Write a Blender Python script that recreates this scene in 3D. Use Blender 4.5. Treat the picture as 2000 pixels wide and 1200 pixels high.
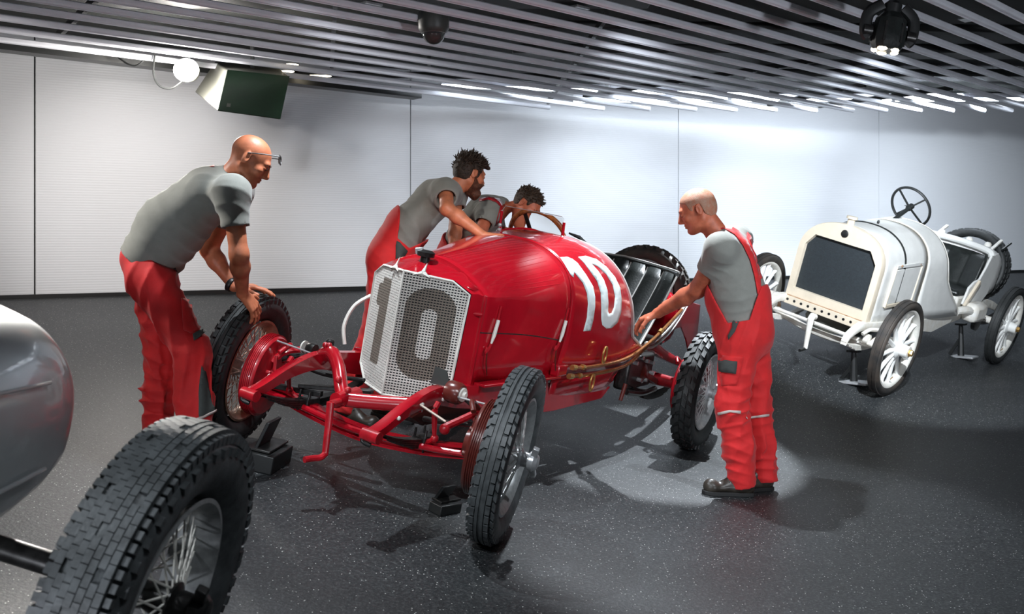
import bpy, bmesh, math, random
import numpy as np
from mathutils import Vector, Matrix
from mathutils.bvhtree import BVHTree

random.seed(7)
for o in list(bpy.data.objects):
    bpy.data.objects.remove(o)
SC = bpy.context.scene
COL = SC.collection
PI = math.pi

# ------------------------------------------------------------------ camera
FPX, HX, HY, CAMZ = 1900.0, 1000.0, 467.0, 1.55
cd = bpy.data.cameras.new('camera')
cam = bpy.data.objects.new('camera', cd)
COL.objects.link(cam)
cd.sensor_width = 36.0
cd.lens = 36.0 * FPX / 2000.0
cd.shift_y = -(600.0 - HY) / 2000.0
cam.location = (0, 0, CAMZ)
cam.rotation_euler = (PI / 2, 0, 0)
cd.clip_start = 0.05
cd.dof.use_dof = True
cd.dof.focus_distance = 5.6
cd.dof.aperture_fstop = 4.5
SC.camera = cam


def P(px, py, Y):
    """world point seen at photo pixel (px, py) at distance Y"""
    return Vector(((px - HX) / FPX * Y, Y, CAMZ + (HY - py) / FPX * Y))


# ------------------------------------------------------------------ world, exposure
W = bpy.data.worlds.new('world')
SC.world = W
W.use_nodes = True
W.node_tree.nodes['Background'].inputs[0].default_value = (0.62, 0.72, 0.85, 1)
W.node_tree.nodes['Background'].inputs[1].default_value = 0.065
SC.view_settings.view_transform = 'Standard'
SC.view_settings.look = 'None'
SC.view_settings.gamma = 1.0
SC.view_settings.use_curve_mapping = False
SC.view_settings.exposure = 0.0


# ------------------------------------------------------------------ lights
def look_rot(a, b):
    return (Vector(b) - Vector(a)).to_track_quat('-Z', 'Y').to_euler()


def spot(name, loc, aim, watt, deg, col=(1, 1, 1), size=0.06, blend=0.35):
    l = bpy.data.lights.new(name, 'SPOT')
    l.energy, l.color, l.spot_size, l.spot_blend, l.shadow_soft_size = watt, col, math.radians(deg), blend, size
    o = bpy.data.objects.new(name, l)
    COL.objects.link(o)
    o.location = loc
    o.rotation_euler = look_rot(loc, aim)
    return o


def area(name, loc, aim, watt, sx, sy, col=(1, 1, 1)):
    l = bpy.data.lights.new(name, 'AREA')
    l.shape = 'RECTANGLE'
    l.energy, l.color, l.size, l.size_y = watt, col, sx, sy
    o = bpy.data.objects.new(name, l)
    COL.objects.link(o)
    o.location = loc
    o.rotation_euler = look_rot(loc, aim)
    return o


COOL = (0.86, 0.93, 1.0)
WARM = (1.0, 0.90, 0.78)
# museum track spots in and above the slatted ceiling
spot('spot_key', (-0.5, 0.8, 3.3), (-0.25, 5.0, 0.7), 390, 33, COOL, 0.05, 0.4)
spot('spot_pool', (0.9, 6.2, 2.97), (1.05, 5.6, 0.0), 400, 66, COOL, 0.03, 0.35)
spot('spot_front_top', (-0.9, 4.75, 2.97), (-0.2, 4.5, 0.3), 220, 95, COOL, 0.03, 0.5)
spot('spot_red_side', (2.6, 2.8, 3.2), (0.5, 6.0, 0.5), 300, 42, COOL, 0.04, 0.3)
spot('spot_back', (2.2, 8.1, 2.95), (1.0, 6.8, 0.0), 900, 36, COOL, 0.02, 0.3)
spot('spot_white', (2.6, 4.8, 3.0), (3.7, 9.2, 0.7), 1500, 40, COOL, 0.05, 0.4)
spot('spot_left_floor', (-3.6, 4.6, 2.84), (-2.6, 5.4, 0.4), 45, 75, WARM, 0.05, 0.6)
spot('spot_rim', (-3.2, 4.7, 2.84), (-1.76, 4.92, 1.70), 230, 27, (1.0, 0.97, 0.93), 0.10, 0.4)
spot('spot_silver', (-2.2, 1.2, 3.0), (-1.1, 2.6, 0.8), 150, 60, COOL, 0.05, 0.5)
spot('spot_silver_wheel', (0.7, 1.5, 3.0), (-0.72, 2.35, 0.65), 75, 36, COOL, 0.05, 0.5)
spot('spot_bonnet_men', (-0.3, 2.8, 2.95), (-0.45, 6.4, 1.85), 190, 26, (1.0, 0.95, 0.90), 0.05, 0.5)
# added fill spots behind the camera brighten the slats from below; wall spots hang just under them
spot('slat_fill_1', (-2.6, -1.6, 0.5), (-1.0, 6.0, 3.05), 560, 75, (0.86, 0.91, 1.0), 0.25, 0.8)
spot('slat_fill_2', (4.5, -1.4, 0.3), (3.6, 6.5, 3.05), 800, 75, (0.86, 0.91, 1.0), 0.25, 0.8)
for _n, (_a, _b) in enumerate((((-3.6, 4.4, 2.9), (-3.4, 9.8, 1.5)), ((-1.6, 5.2, 2.9), (-0.6, 10.8, 1.5)), ((0.6, 6.0, 2.9), (1.9, 12.0, 1.5)), ((2.8, 7.0, 2.9), (4.3, 13.4, 1.5)), ((5.2, 8.2, 2.9), (6.8, 14.6, 1.5)))):
    spot('spot_wall_%d' % (_n + 1), _a, _b, (420, 620, 900, 1050, 1250)[_n], 42, ((1.0, 0.95, 0.92), (0.92, 0.95, 1.0), (0.84, 0.92, 1.0), (0.82, 0.91, 1.0), (0.82, 0.91, 1.0))[_n], 0.06, 0.9)


# ------------------------------------------------------------------ materials
def nod(nt, t, **kw):
    n = nt.nodes.new(t)
    for k, v in kw.items():
        if k in n.inputs.keys():
            n.inputs[k].default_value = v
        else:
            setattr(n, k, v)
    return n


def mat(name, col, rough=0.5, metal=0.0, coat=0.0, var=0.0, vscale=20.0, bump=0.0, bscale=60.0, emit=None, sheen=0.0,
        col2=None, trans=0.0, spec=0.5, ior=1.5):
    m = bpy.data.materials.new(name)
    m.use_nodes = True
    nt = m.node_tree
    b = nt.nodes['Principled BSDF']
    b.inputs['Base Color'].default_value = (*col, 1)
    b.inputs['Roughness'].default_value = rough
    b.inputs['Metallic'].default_value = metal
    b.inputs['Coat Weight'].default_value = coat
    b.inputs['Coat Roughness'].default_value = 0.06
    b.inputs['Specular IOR Level'].default_value = spec
    b.inputs['IOR'].default_value = ior
    if sheen:
        b.inputs['Sheen Weight'].default_value = sheen
    if trans:
        b.inputs['Transmission Weight'].default_value = trans
    tc = nod(nt, 'ShaderNodeTexCoord')
    if var or col2:
        n = nod(nt, 'ShaderNodeTexNoise', Scale=vscale, Detail=5.0, Roughness=0.6)
        nt.links.new(tc.outputs['Object'], n.inputs['Vector'])
        r = nod(nt, 'ShaderNodeValToRGB')
        r.color_ramp.elements[0].position, r.color_ramp.elements[1].position = 0.35, 0.68
        c2 = col2 or tuple(min(1, c * (1 + var)) for c in col)
        c1 = col if col2 else tuple(c * (1 - var) for c in col)
        r.color_ramp.elements[0].color = (*c1, 1)
        r.color_ramp.elements[1].color = (*c2, 1)
        nt.links.new(n.outputs['Fac'], r.inputs['Fac'])
        nt.links.new(r.outputs['Color'], b.inputs['Base Color'])
    if bump:
        n2 = nod(nt, 'ShaderNodeTexNoise', Scale=bscale, Detail=4.0)
        nt.links.new(tc.outputs['Object'], n2.inputs['Vector'])
        bp = nod(nt, 'ShaderNodeBump', Strength=bump, Distance=0.01)
        nt.links.new(n2.outputs['Fac'], bp.inputs['Height'])
        nt.links.new(bp.outputs['Normal'], b.inputs['Normal'])
    if emit:
        b.inputs['Emission Color'].default_value = (*emit[:3], 1)
        b.inputs['Emission Strength'].default_value = emit[3]
    return m


MT = {
    'red': mat('red_lacquer', (0.40, 0.004, 0.013), 0.24, 0, 0.8, var=0.12, vscale=6, bump=0.03, bscale=18),
    'red_old': mat('red_chassis', (0.40, 0.006, 0.014), 0.33, 0, 0.5, var=0.25, vscale=25, bump=0.08, bscale=60),
    'rubber': mat('tyre_rubber', (0.022, 0.024, 0.024), 0.55, var=0.3, vscale=40, bump=0.1, bscale=120),
    'rubber_grey': mat('tyre_rubber_grey', (0.075, 0.082, 0.085), 0.5, var=0.35, vscale=20, bump=0.12, bscale=90),
    'rubber_dust': mat('tyre_rubber_dusty', (0.022, 0.022, 0.022), 0.55, col2=(0.065, 0.052, 0.042), vscale=7, bump=0.12, bscale=90),
    'rim_grey': mat('rim_grey_paint', (0.34, 0.35, 0.35), 0.4, 0.3, var=0.2, vscale=30),
    'rim_bronze': mat('rim_bronze', (0.36, 0.20, 0.13), 0.4, 0.35, var=0.3, vscale=20),
    'spoke_bronze': mat('spoke_pale_bronze', (0.62, 0.50, 0.42), 0.3, 0.5),
    'steel': mat('steel', (0.55, 0.56, 0.57), 0.30, 0.55, var=0.15, vscale=40),
    'spoke_steel': mat('spoke_steel', (0.62, 0.63, 0.62), 0.35, 0.6),
    'dark_steel': mat('dark_oily_steel', (0.035, 0.034, 0.033), 0.35, 0.6, var=0.4, vscale=30),
    'copper': mat('copper_pipe', (0.62, 0.25, 0.09), 0.25, 0.9, var=0.25, vscale=30),
    'brass': mat('brass', (0.70, 0.42, 0.14), 0.28, 0.9, var=0.2, vscale=20),
    'cream': mat('cream_paint', (0.72, 0.70, 0.64), 0.45, var=0.08, vscale=30),
    'pale': mat('pale_number_paint', (0.66, 0.76, 0.76), 0.4, var=0.05, vscale=15),
    'black': mat('black_paint', (0.012, 0.013, 0.013), 0.4),
    'leather': mat('black_leather', (0.016, 0.019, 0.018), 0.33, var=0.3, vscale=15, bump=0.15, bscale=70),
    'piping': mat('grey_piping', (0.50, 0.50, 0.48), 0.45),
    'wood': mat('varnished_wood', (0.30, 0.085, 0.02), 0.25, 0, 0.5, var=0.45, vscale=35),
    'glass': mat('clear_glass', (0.97, 0.98, 0.98), 0.0, trans=1.0, ior=1.04),
    'white': mat('white_enamel', (0.80, 0.80, 0.77), 0.36, 0, 0.1, var=0.05, vscale=8, bump=0.04, bscale=25),
    'white_chassis': mat('worn_white_chassis', (0.70, 0.66, 0.58), 0.42, col2=(0.80, 0.79, 0.75), vscale=14, bump=0.08),
    'white_cream': mat('cream_radiator_shell', (0.72, 0.63, 0.50), 0.35, 0, 0.3, var=0.06, vscale=8),
    'grille_dark': mat('dark_radiator_core', (0.018, 0.025, 0.03), 0.5, var=0.2, vscale=60, bump=0.4, bscale=220),
    'rust': mat('rusty_edge', (0.28, 0.12, 0.045), 0.6, col2=(0.55, 0.40, 0.27), vscale=25),
    'canvas': mat('beige_canvas', (0.55, 0.47, 0.36), 0.8, var=0.2, vscale=30),
    'silver': mat('silver_body', (0.40, 0.43, 0.44), 0.33, 0.35, 0.6, var=0.06, vscale=3),
    'slat': mat('grey_slat', (0.72, 0.73, 0.78), 0.6, 0.0, var=0.05, vscale=6),
    'ceil': mat('dark_ceiling_void', (0.006, 0.008, 0.007), 0.9, var=0.4, vscale=2),
    'duct': mat('dark_duct', (0.012, 0.014, 0.014), 0.6, 0.0, var=0.4, vscale=4),
    'green_black': mat('dark_green_loudspeaker', (0.004, 0.026, 0.009), 0.5, var=0.2, vscale=4),
    'grey_side': mat('grey_loudspeaker_side', (0.10, 0.10, 0.085), 0.5),
    'shirt': mat('grey_tshirt', (0.245, 0.250, 0.225), 0.9, var=0.07, vscale=14, bump=0.12, bscale=300, sheen=0.2),
    'workred': mat('red_workwear', (0.68, 0.013, 0.015), 0.75, var=0.10, vscale=9, bump=0.12, bscale=200, sheen=0.15),
    'workgrey': mat('dark_grey_workwear', (0.055, 0.062, 0.058), 0.8, var=0.12, vscale=20, bump=0.1, bscale=200),
    'reflect': mat('pale_reflective_tape', (0.62, 0.52, 0.48), 0.5),
    'skin': mat('skin', (0.54, 0.175, 0.085), 0.5, var=0.16, vscale=22, bump=0.05, bscale=120),
    'skin_red': mat('skin_ruddy', (0.50, 0.135, 0.068), 0.5, var=0.18, vscale=22, bump=0.05, bscale=120),
    'shoe': mat('dark_brown_leather', (0.040, 0.033, 0.026), 0.38, var=0.3, vscale=20, bump=0.1),
    'sole': mat('black_sole', (0.012, 0.012, 0.012), 0.6),
    'hair_dark': mat('dark_brown_hair', (0.030, 0.017, 0.010), 0.55, var=0.6, vscale=60, bump=0.6, bscale=160),
    'hair_brown': mat('brown_hair', (0.050, 0.028, 0.016), 0.55, var=0.6, vscale=60, bump=0.6, bscale=160),
    'beard': mat('ginger_brown_beard', (0.10, 0.030, 0.012), 0.6, var=0.5, vscale=70, bump=0.6, bscale=180),
    'stubble': mat('short_grey_hair', (0.36, 0.135, 0.075), 0.6, col2=(0.36, 0.22, 0.15), vscale=40, bump=0.3, bscale=260),
    'eye': mat('eye', (0.03, 0.02, 0.015), 0.15),
    'lamp': mat('lamp_glow', (1, 1, 1), 0.4, emit=(1.0, 0.97, 0.92, 30)),
    'lamp_warm': mat('warm_led_glow', (1, 1, 1), 0.4, emit=(1.0, 0.86, 0.62, 9)),
    'led': mat('cool_led_glow', (1, 1, 1), 0.4, emit=(0.85, 0.93, 1.0, 7)),
    'cam_grey': mat('camera_grey_housing', (0.055, 0.060, 0.055), 0.45),
    'dome': mat('smoked_dome', (0.25, 0.26, 0.26), 0.05, trans=0.85),
    'oxblood': mat('brown_red_enamel', (0.11, 0.018, 0.013), 0.28, 0, 0.4),
}


def floor_material():
    m = bpy.data.materials.new('speckled_asphalt')
    m.use_nodes = True
    nt = m.node_tree
    b = nt.nodes['Principled BSDF']
    tc = nod(nt, 'ShaderNodeTexCoord')
    n1 = nod(nt, 'ShaderNodeTexNoise', Scale=70.0, Detail=3.0, Roughness=0.75)
    n2 = nod(nt, 'ShaderNodeTexNoise', Scale=0.9, Detail=3.0)
    v = nod(nt, 'ShaderNodeTexVoronoi', Scale=70.0)
    for n in (n1, n2, v):
        nt.links.new(tc.outputs['Object'], n.inputs['Vector'])
    r1 = nod(nt, 'ShaderNodeValToRGB')
    e = r1.color_ramp.elements
    e[0].position, e[0].color = 0.32, (0.009, 0.011, 0.012, 1)
    e[1].position, e[1].color = 0.74, (0.10, 0.103, 0.103, 1)
    x = e.new(0.52)
    x.color = (0.022, 0.025, 0.027, 1)
    nt.links.new(n1.outputs['Fac'], r1.inputs['Fac'])
    r2 = nod(nt, 'ShaderNodeValToRGB')
    e = r2.color_ramp.elements
    e[0].position, e[0].color = 0.10, (0.8, 0.8, 0.75, 1)
    e[1].position, e[1].color = 0.22, (0, 0, 0, 1)
    nt.links.new(v.outputs['Distance'], r2.inputs['Fac'])
    hs = nod(nt, 'ShaderNodeMath', operation='GREATER_THAN')
    hs.inputs[1].default_value = 0.76
    sep = nod(nt, 'ShaderNodeSeparateColor')
    nt.links.new(v.outputs['Color'], sep.inputs[0])
    nt.links.new(sep.outputs[0], hs.inputs[0])
    mu = nod(nt, 'ShaderNodeMix', data_type='RGBA', blend_type='MULTIPLY')
    mu.inputs[0].default_value = 1.0
    nt.links.new(r2.outputs['Color'], mu.inputs[6])
    nt.links.new(hs.outputs[0], mu.inputs[7])
    ad = nod(nt, 'ShaderNodeMix', data_type='RGBA', blend_type='ADD')
    ad.inputs[0].default_value = 1.0
    nt.links.new(r1.outputs['Color'], ad.inputs[6])
    nt.links.new(mu.outputs[2], ad.inputs[7])
    big = nod(nt, 'ShaderNodeMapRange')
    big.inputs[3].default_value, big.inputs[4].default_value = 0.75, 1.2
    nt.links.new(n2.outputs['Fac'], big.inputs[0])
    m2 = nod(nt, 'ShaderNodeMix', data_type='RGBA', blend_type='MULTIPLY')
    m2.inputs[0].default_value = 1.0
    nt.links.new(ad.outputs[2], m2.inputs[6])
    nt.links.new(big.outputs[0], m2.inputs[7])
    nt.links.new(m2.outputs[2], b.inputs['Base Color'])
    b.inputs['Roughness'].default_value = 0.5
    bp = nod(nt, 'ShaderNodeBump', Strength=0.5, Distance=0.004)
    nt.links.new(n1.outputs['Fac'], bp.inputs['Height'])
    nt.links.new(bp.outputs['Normal'], b.inputs['Normal'])
    return m


def wall_material():
    m = bpy.data.materials.new('ribbed_white_panel')
    m.use_nodes = True
    nt = m.node_tree
    b = nt.nodes['Principled BSDF']
    b.inputs['Base Color'].default_value = (0.70, 0.71, 0.73, 1)
    b.inputs['Roughness'].default_value = 0.55
    tc = nod(nt, 'ShaderNodeTexCoord')
    w = nod(nt, 'ShaderNodeTexWave', Scale=13.0, bands_direction='Z', wave_profile='SIN')
    nt.links.new(tc.outputs['Object'], w.inputs['Vector'])
    bp = nod(nt, 'ShaderNodeBump', Strength=0.16, Distance=0.008)
    nt.links.new(w.outputs['Fac'], bp.inputs['Height'])
    nt.links.new(bp.outputs['Normal'], b.inputs['Normal'])
    return m


def guard_material():
    """cream wire guard with a dark painted 1 and 0 (flat print, by position on the guard)"""
    m = bpy.data.materials.new('cream_wire_with_number')
    m.use_nodes = True
    nt = m.node_tree
    b = nt.nodes['Principled BSDF']
    b.inputs['Roughness'].default_value = 0.5
    tc = nod(nt, 'ShaderNodeTexCoord')
    s = nod(nt, 'ShaderNodeSeparateXYZ')
    nt.links.new(tc.outputs['Object'], s.inputs[0])

    def M(op, a, bb=None, c=None):
        n = nod(nt, 'ShaderNodeMath', operation=op)
        for i, v in enumerate((a, bb, c)):
            if v is None:
                continue
            if isinstance(v, (int, float)):
                n.inputs[i].default_value = v
            else:
                nt.links.new(v, n.inputs[i])
        return n.outputs[0]

    def rrect(cx, cz, hw, hh, r):
        dx = M('MAXIMUM', M('SUBTRACT', M('ABSOLUTE', M('SUBTRACT', s.outputs[0], cx)), hw - r), 0.0)
        dz = M('MAXIMUM', M('SUBTRACT', M('ABSOLUTE', M('SUBTRACT', s.outputs[2], cz)), hh - r), 0.0)
        d = M('SQRT', M('ADD', M('MULTIPLY', dx, dx), M('MULTIPLY', dz, dz)))
        return M('LESS_THAN', d, r)

    o = rrect(0.142, 0.808, 0.112, 0.238, 0.11)
    i = rrect(0.142, 0.808, 0.034, 0.130, 0.033)
    zero = M('MULTIPLY', o, M('SUBTRACT', 1.0, i))
    one = rrect(-0.150, 0.815, 0.044, 0.225, 0.012)
    flag = rrect(-0.196, 0.945, 0.035, 0.06, 0.02)
    k = M('MINIMUM', M('ADD', M('ADD', zero, one), flag), 1.0)
    mx = nod(nt, 'ShaderNodeMix', data_type='RGBA')
    mx.inputs[6].default_value = (0.74, 0.71, 0.66, 1)
    mx.inputs[7].default_value = (0.235, 0.20, 0.165, 1)
    nt.links.new(k, mx.inputs[0])
    nt.links.new(mx.outputs[2], b.inputs['Base Color'])
    return m


MT['floor'] = floor_material()
MT['wall'] = wall_material()
MT['guard'] = guard_material()


# ------------------------------------------------------------------ mesh helpers
def vec(p):
    return np.array(p, float)


def unit(v):
    v = np.array(v, float)
    return v / max(np.linalg.norm(v), 1e-9)


def perp(d):
    d = unit(d)
    h = np.array([0, 0, 1.0]) if abs(d[2]) < 0.9 else np.array([0, 1.0, 0])
    s = unit(np.cross(d, h))
    return s, np.cross(s, d)


def catmull(pts, n=6, closed=False):
    pts = [vec(p) for p in pts]
    out = []
    m = len(pts)
    rng = range(m if closed else m - 1)
    for i in rng:
        p0, p1, p2, p3 = (pts[(i - 1) % m], pts[i], pts[(i + 1) % m], pts[(i + 2) % m]) if closed else (
            pts[max(i - 1, 0)], pts[i], pts[i + 1], pts[min(i + 2, m - 1)])
        for k in range(n):
            t = k / n
            out.append(0.5 * ((2 * p1) + (p2 - p0) * t + (2 * p0 - 5 * p1 + 4 * p2 - p3) * t * t + (3 * p1 - p0 - 3 * p2 + p3) * t ** 3))
    if not closed:
        out.append(pts[-1])
    return out


class MB:
    def __init__(s):
        s.v, s.f = [], []

    def add(s, v, f):
        b = len(s.v)
        s.v += [tuple(map(float, p)) for p in v]
        s.f += [tuple(b + i for i in q) for q in f]
        return s

    def box(s, c, size, R=None):
        x, y, z = [k / 2 for k in size]
        v = np.array([(-x, -y, -z), (x, -y, -z), (x, y, -z), (-x, y, -z), (-x, -y, z), (x, -y, z), (x, y, z), (-x, y, z)])
        if R is not None:
            v = v @ np.array(R).T
        return s.add(v + vec(c), [(0, 3, 2, 1), (4, 5, 6, 7), (0, 1, 5, 4), (1, 2, 6, 5), (2, 3, 7, 6), (3, 0, 4, 7)])

    def bar(s, a, b, w, h, up=(0, 0, 1)):
        """rectangular bar from a to b"""
        a, b = vec(a), vec(b)
        d = unit(b - a)
        u = unit(np.cross(vec(up), d)) if abs(np.dot(d, unit(up))) < 0.99 else perp(d)[0]
        w2 = np.cross(d, u)
        v = [p + u * sx * w / 2 + w2 * sz * h / 2 for p in (a, b) for sx, sz in ((-1, -1), (1, -1), (1, 1), (-1, 1))]
        return s.add(v, [(3, 2, 1, 0), (4, 5, 6, 7), (0, 1, 5, 4), (1, 2, 6, 5), (2, 3, 7, 6), (3, 0, 4, 7)])

    def tube(s, pts, r, n=8, closed=False, caps=True, flat=1.0, up=None):
        pts = [vec(p) for p in pts]
        m = len(pts)
        rr = r if hasattr(r, '__len__') else [r] * m
        rings = []
        prev = None
        for i, p in enumerate(pts):
            if closed:
                d = unit(pts[(i + 1) % m] - pts[i - 1])
            else:
                d = unit(pts[min(i + 1, m - 1)] - pts[max(i - 1, 0)])
            if up is not None:
                sv = unit(np.cross(vec(up), d))
            elif prev is None:
                sv = perp(d)[0]
            else:
                sv = unit(prev - d * np.dot(prev, d))
            prev = sv
            tv = np.cross(d, sv)
            rings.append([p + rr[i] * (math.cos(a) * sv + flat * math.sin(a) * tv) for a in [2 * PI * k / n for k in range(n)]])
        return s.loft(rings, closed=closed, caps=caps)

    def loft(s, rings, closed=False, caps=False, ringclosed=True):
        n = len(rings[0])
        v = [p for r in rings for p in r]
        f = []
        m = len(rings)
        for i in range(m if closed else m - 1):
            j = (i + 1) % m
            for k in range(n if ringclosed else n - 1):
                l = (k + 1) % n
                f.append((i * n + k, i * n + l, j * n + l, j * n + k))
        if caps and not closed:
            f.append(tuple(range(n - 1, -1, -1)))
            f.append(tuple((m - 1) * n + k for k in range(n)))
        return s.add(v, f)

    def lathe(s, prof, n=32, M=None, caps=False):
        """prof: (radius, axial) pairs, axis = local x"""
        rings = []
        for r, h in prof:
            rings.append([(h, r * math.cos(2 * PI * k / n), r * math.sin(2 * PI * k / n)) for k in range(n)])
        if M is not None:
            rings = [[tuple(M @ Vector(p)) for p in r] for r in rings]
        return s.loft(rings, caps=caps)

    def cyl(s, a, b, r, n=16, r2=None):
        return s.tube([a, b], [r, r if r2 is None else r2], n)

    def sphere(s, c, r, n=12, R=None):
        rad = np.array(r if hasattr(r, '__len__') else (r, r, r), float)
        rings = []
        for i in range(1, n):
            t = PI * i / n
            rings.append([(math.sin(t) * math.cos(2 * PI * k / (2 * n)), math.sin(t) * math.sin(2 * PI * k / (2 * n)), -math.cos(t)) for k in range(2 * n)])
        v = [p for q in rings for p in q] + [(0, 0, -1), (0, 0, 1)]
        v = np.array(v) * rad
        if R is not None:
            v = v @ np.array(R).T
        v = v + vec(c)
        m = 2 * n
        f = [(i * m + k, i * m + (k + 1) % m, (i + 1) * m + (k + 1) % m, (i + 1) * m + k) for i in range(n - 2) for k in range(m)]
        a, b = (n - 1) * m, (n - 1) * m + 1
        f += [(a, (k + 1) % m, k) for k in range(m)] + [(b, (n - 2) * m + k, (n - 2) * m + (k + 1) % m) for k in range(m)]
        return s.add(v, f)

    def prism(s, poly, a, b, fn):
        """poly of (u, v); fn(u, v, w) -> point, extruded from w=a to w=b"""
        n = len(poly)
        v = [fn(u, w_, a) for u, w_ in poly] + [fn(u, w_, b) for u, w_ in poly]
        f = [tuple(range(n - 1, -1, -1)), tuple(range(n, 2 * n))] + [(i, (i + 1) % n, n + (i + 1) % n, n + i) for i in range(n)]
        return s.add(v, f)

    def build(s, name, material, parent=None, angle=35, bevel=0.0, solid=0.0, subsurf=0, mx=None):
        me = bpy.data.meshes.new(name)
        me.from_pydata(s.v, [], s.f)
        bm = bmesh.new()
        bm.from_mesh(me)
        bmesh.ops.recalc_face_normals(bm, faces=bm.faces)
        bm.to_mesh(me)
        bm.free()
        me.shade_smooth()
        me.set_sharp_from_angle(angle=math.radians(angle))
        me.materials.append(MT[material] if isinstance(material, str) else material)
        o = bpy.data.objects.new(name, me)
        COL.objects.link(o)
        if parent is not None:
            o.parent = parent
        if mx is not None:
            o.matrix_local = mx
        if solid:
            md = o.modifiers.new('solid', 'SOLIDIFY')
            md.thickness, md.offset = solid, 0
        if bevel:
            md = o.modifiers.new('bevel', 'BEVEL')
            md.width, md.segments, md.limit_method, md.angle_limit = bevel, 2, 'ANGLE', math.radians(40)
        if subsurf:
            md = o.modifiers.new('sub', 'SUBSURF')
            md.levels = md.render_levels = subsurf
        return o


def build_each(mb, name, material, parent, **kw):
    """every connected piece of mb becomes an object of its own"""
    par = list(range(len(mb.v)))

    def find(a):
        while par[a] != a:
            par[a] = par[par[a]]
            a = par[a]
        return a
    for f in mb.f:
        for k in f[1:]:
            par[find(k)] = find(f[0])
    groups = {}
    for f in mb.f:
        groups.setdefault(find(f[0]), []).append(f)
    out = []
    for fs_ in groups.values():
        ids = sorted({i for f in fs_ for i in f})
        mp = {a: b for b, a in enumerate(ids)}
        m = MB()
        m.add([mb.v[i] for i in ids], [tuple(mp[i] for i in f) for f in fs_])
        out.append(m.build(name, material, parent, **kw))
    return out


def thing(name, label, cat, mx=None, group=None):
    o = bpy.data.objects.new(name, None)
    COL.objects.link(o)
    o.empty_display_size = 0.1
    o['label'], o['category'] = label, cat
    if group:
        o['group'] = group
    if mx is not None:
        o.matrix_world = mx
    return o


def sub(name, parent, mx=None):
    o = bpy.data.objects.new(name, None)
    COL.objects.link(o)
    o.parent = parent
    if mx is not None:
        o.matrix_local = mx
    return o


def tag(o, label, cat, group=None):
    o['label'], o['category'] = label, cat
    if group:
        o['group'] = group
    return o


def frame_mx(o, a, b):
    a = unit(a)
    b = unit(vec(b) - np.dot(b, a) * a)
    c = np.cross(a, b)
    m = Matrix.Identity(4)
    for i, col in enumerate((a, b, c, o)):
        for j in range(3):
            m[j][i] = col[j]
    return m


def decal(name, bvh, poly, material, parent, off=0.003, holes=(), cuts=2, thick=0.003, tomx=None, maxlen=14.0):
    """outline in photo pixels, laid onto a real surface and offset along its normal"""
    bm = bmesh.new()
    for loop in (poly,) + tuple(holes):
        vs = [bm.verts.new((x, y, 0)) for x, y in loop]
        for i in range(len(vs)):
            bm.edges.new((vs[i], vs[(i + 1) % len(vs)]))
    bmesh.ops.triangle_fill(bm, use_beauty=True, use_dissolve=False, edges=bm.edges[:])
    for _ in range(4):
        es = [e for e in bm.edges if e.calc_length() > maxlen]
        if not es:
            break
        bmesh.ops.subdivide_edges(bm, edges=es, cuts=1)
        bmesh.ops.triangulate(bm, faces=[f for f in bm.faces if len(f.verts) > 3])
    dead = []
    o = Vector((0, 0, CAMZ))
    for v in bm.verts:
        d = (P(v.co.x, v.co.y, 1.0) - o).normalized()
        hit, n, i, dist = bvh.ray_cast(o, d)
        if hit is None:
            dead.append(v)
            continue
        if n.dot(d) > 0:
            n = -n
        v.co = hit + n * off
    if dead:
        bmesh.ops.delete(bm, geom=dead, context='VERTS')
    if tomx is not None:
        inv = tomx.inverted()
        for v in bm.verts:
            v.co = inv @ v.co
    me = bpy.data.meshes.new(name)
    bm.to_mesh(me)
    bm.free()
    me.shade_smooth()
    me.materials.append(MT[material])
    ob = bpy.data.objects.new(name, me)
    COL.objects.link(ob)
    ob.parent = parent
    if thick:
        md = ob.modifiers.new('solid', 'SOLIDIFY')
        md.thickness, md.offset = thick, 0
    return ob


def bvh_of(ob, mx=None):
    me = ob.data
    mx = mx or Matrix.Identity(4)
    return BVHTree.FromPolygons([mx @ v.co for v in me.vertices], [tuple(p.vertices) for p in me.polygons])


# ------------------------------------------------------------------ where the cars stand (the track is banked)
RED_A, RED_B = (0.86605662, -0.46647982, -0.17984025), (0.46641345, 0.88340515, -0.04531926)
RED_T, RED_L = 1.63, 2.98
RED = frame_mx((-0.79830505, 4.85829866, CAMZ - 1.24438705), RED_A, RED_B)
WHI_T, WHI_L = 1.36, 2.9
WHI = frame_mx((2.70002668, 8.79189429, CAMZ - 1.14035743), (0.69550326, -0.66000795, -0.28401534), (0.68835458, 0.72537437, 0))
_phi, _rol = math.radians(6), math.radians(15)
SIL_A = (math.cos(_phi) * math.cos(_rol), -math.sin(_phi) * math.cos(_rol), -math.sin(_rol))
SIL_R = 0.445
_c = P(288, 1162, 2.42)
SIL = frame_mx(_c, SIL_A, (math.sin(_phi), math.cos(_phi), 0.0))
SIL.translation = _c - SIL.to_3x3().col[2] * SIL_R - SIL.to_3x3().col[0] * 0.70

WK = lambda k: (((-932 + 694 * k) / FPX * 9.0), 9.0 * (1 + 0.2017 * k))
WA, WB = np.array(WK(-1.3)), np.array(WK(7.0))
WDIR = unit(WB - WA)
WNRM = np.array([WDIR[1], -WDIR[0]])       # towards the room
WALL_BASE = CAMZ - 116.0 / FPX * 9.0


def _pts(M, xs, ys):
    return [tuple(M @ Vector((x, y, 0))) for x in xs for y in ys]


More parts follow.
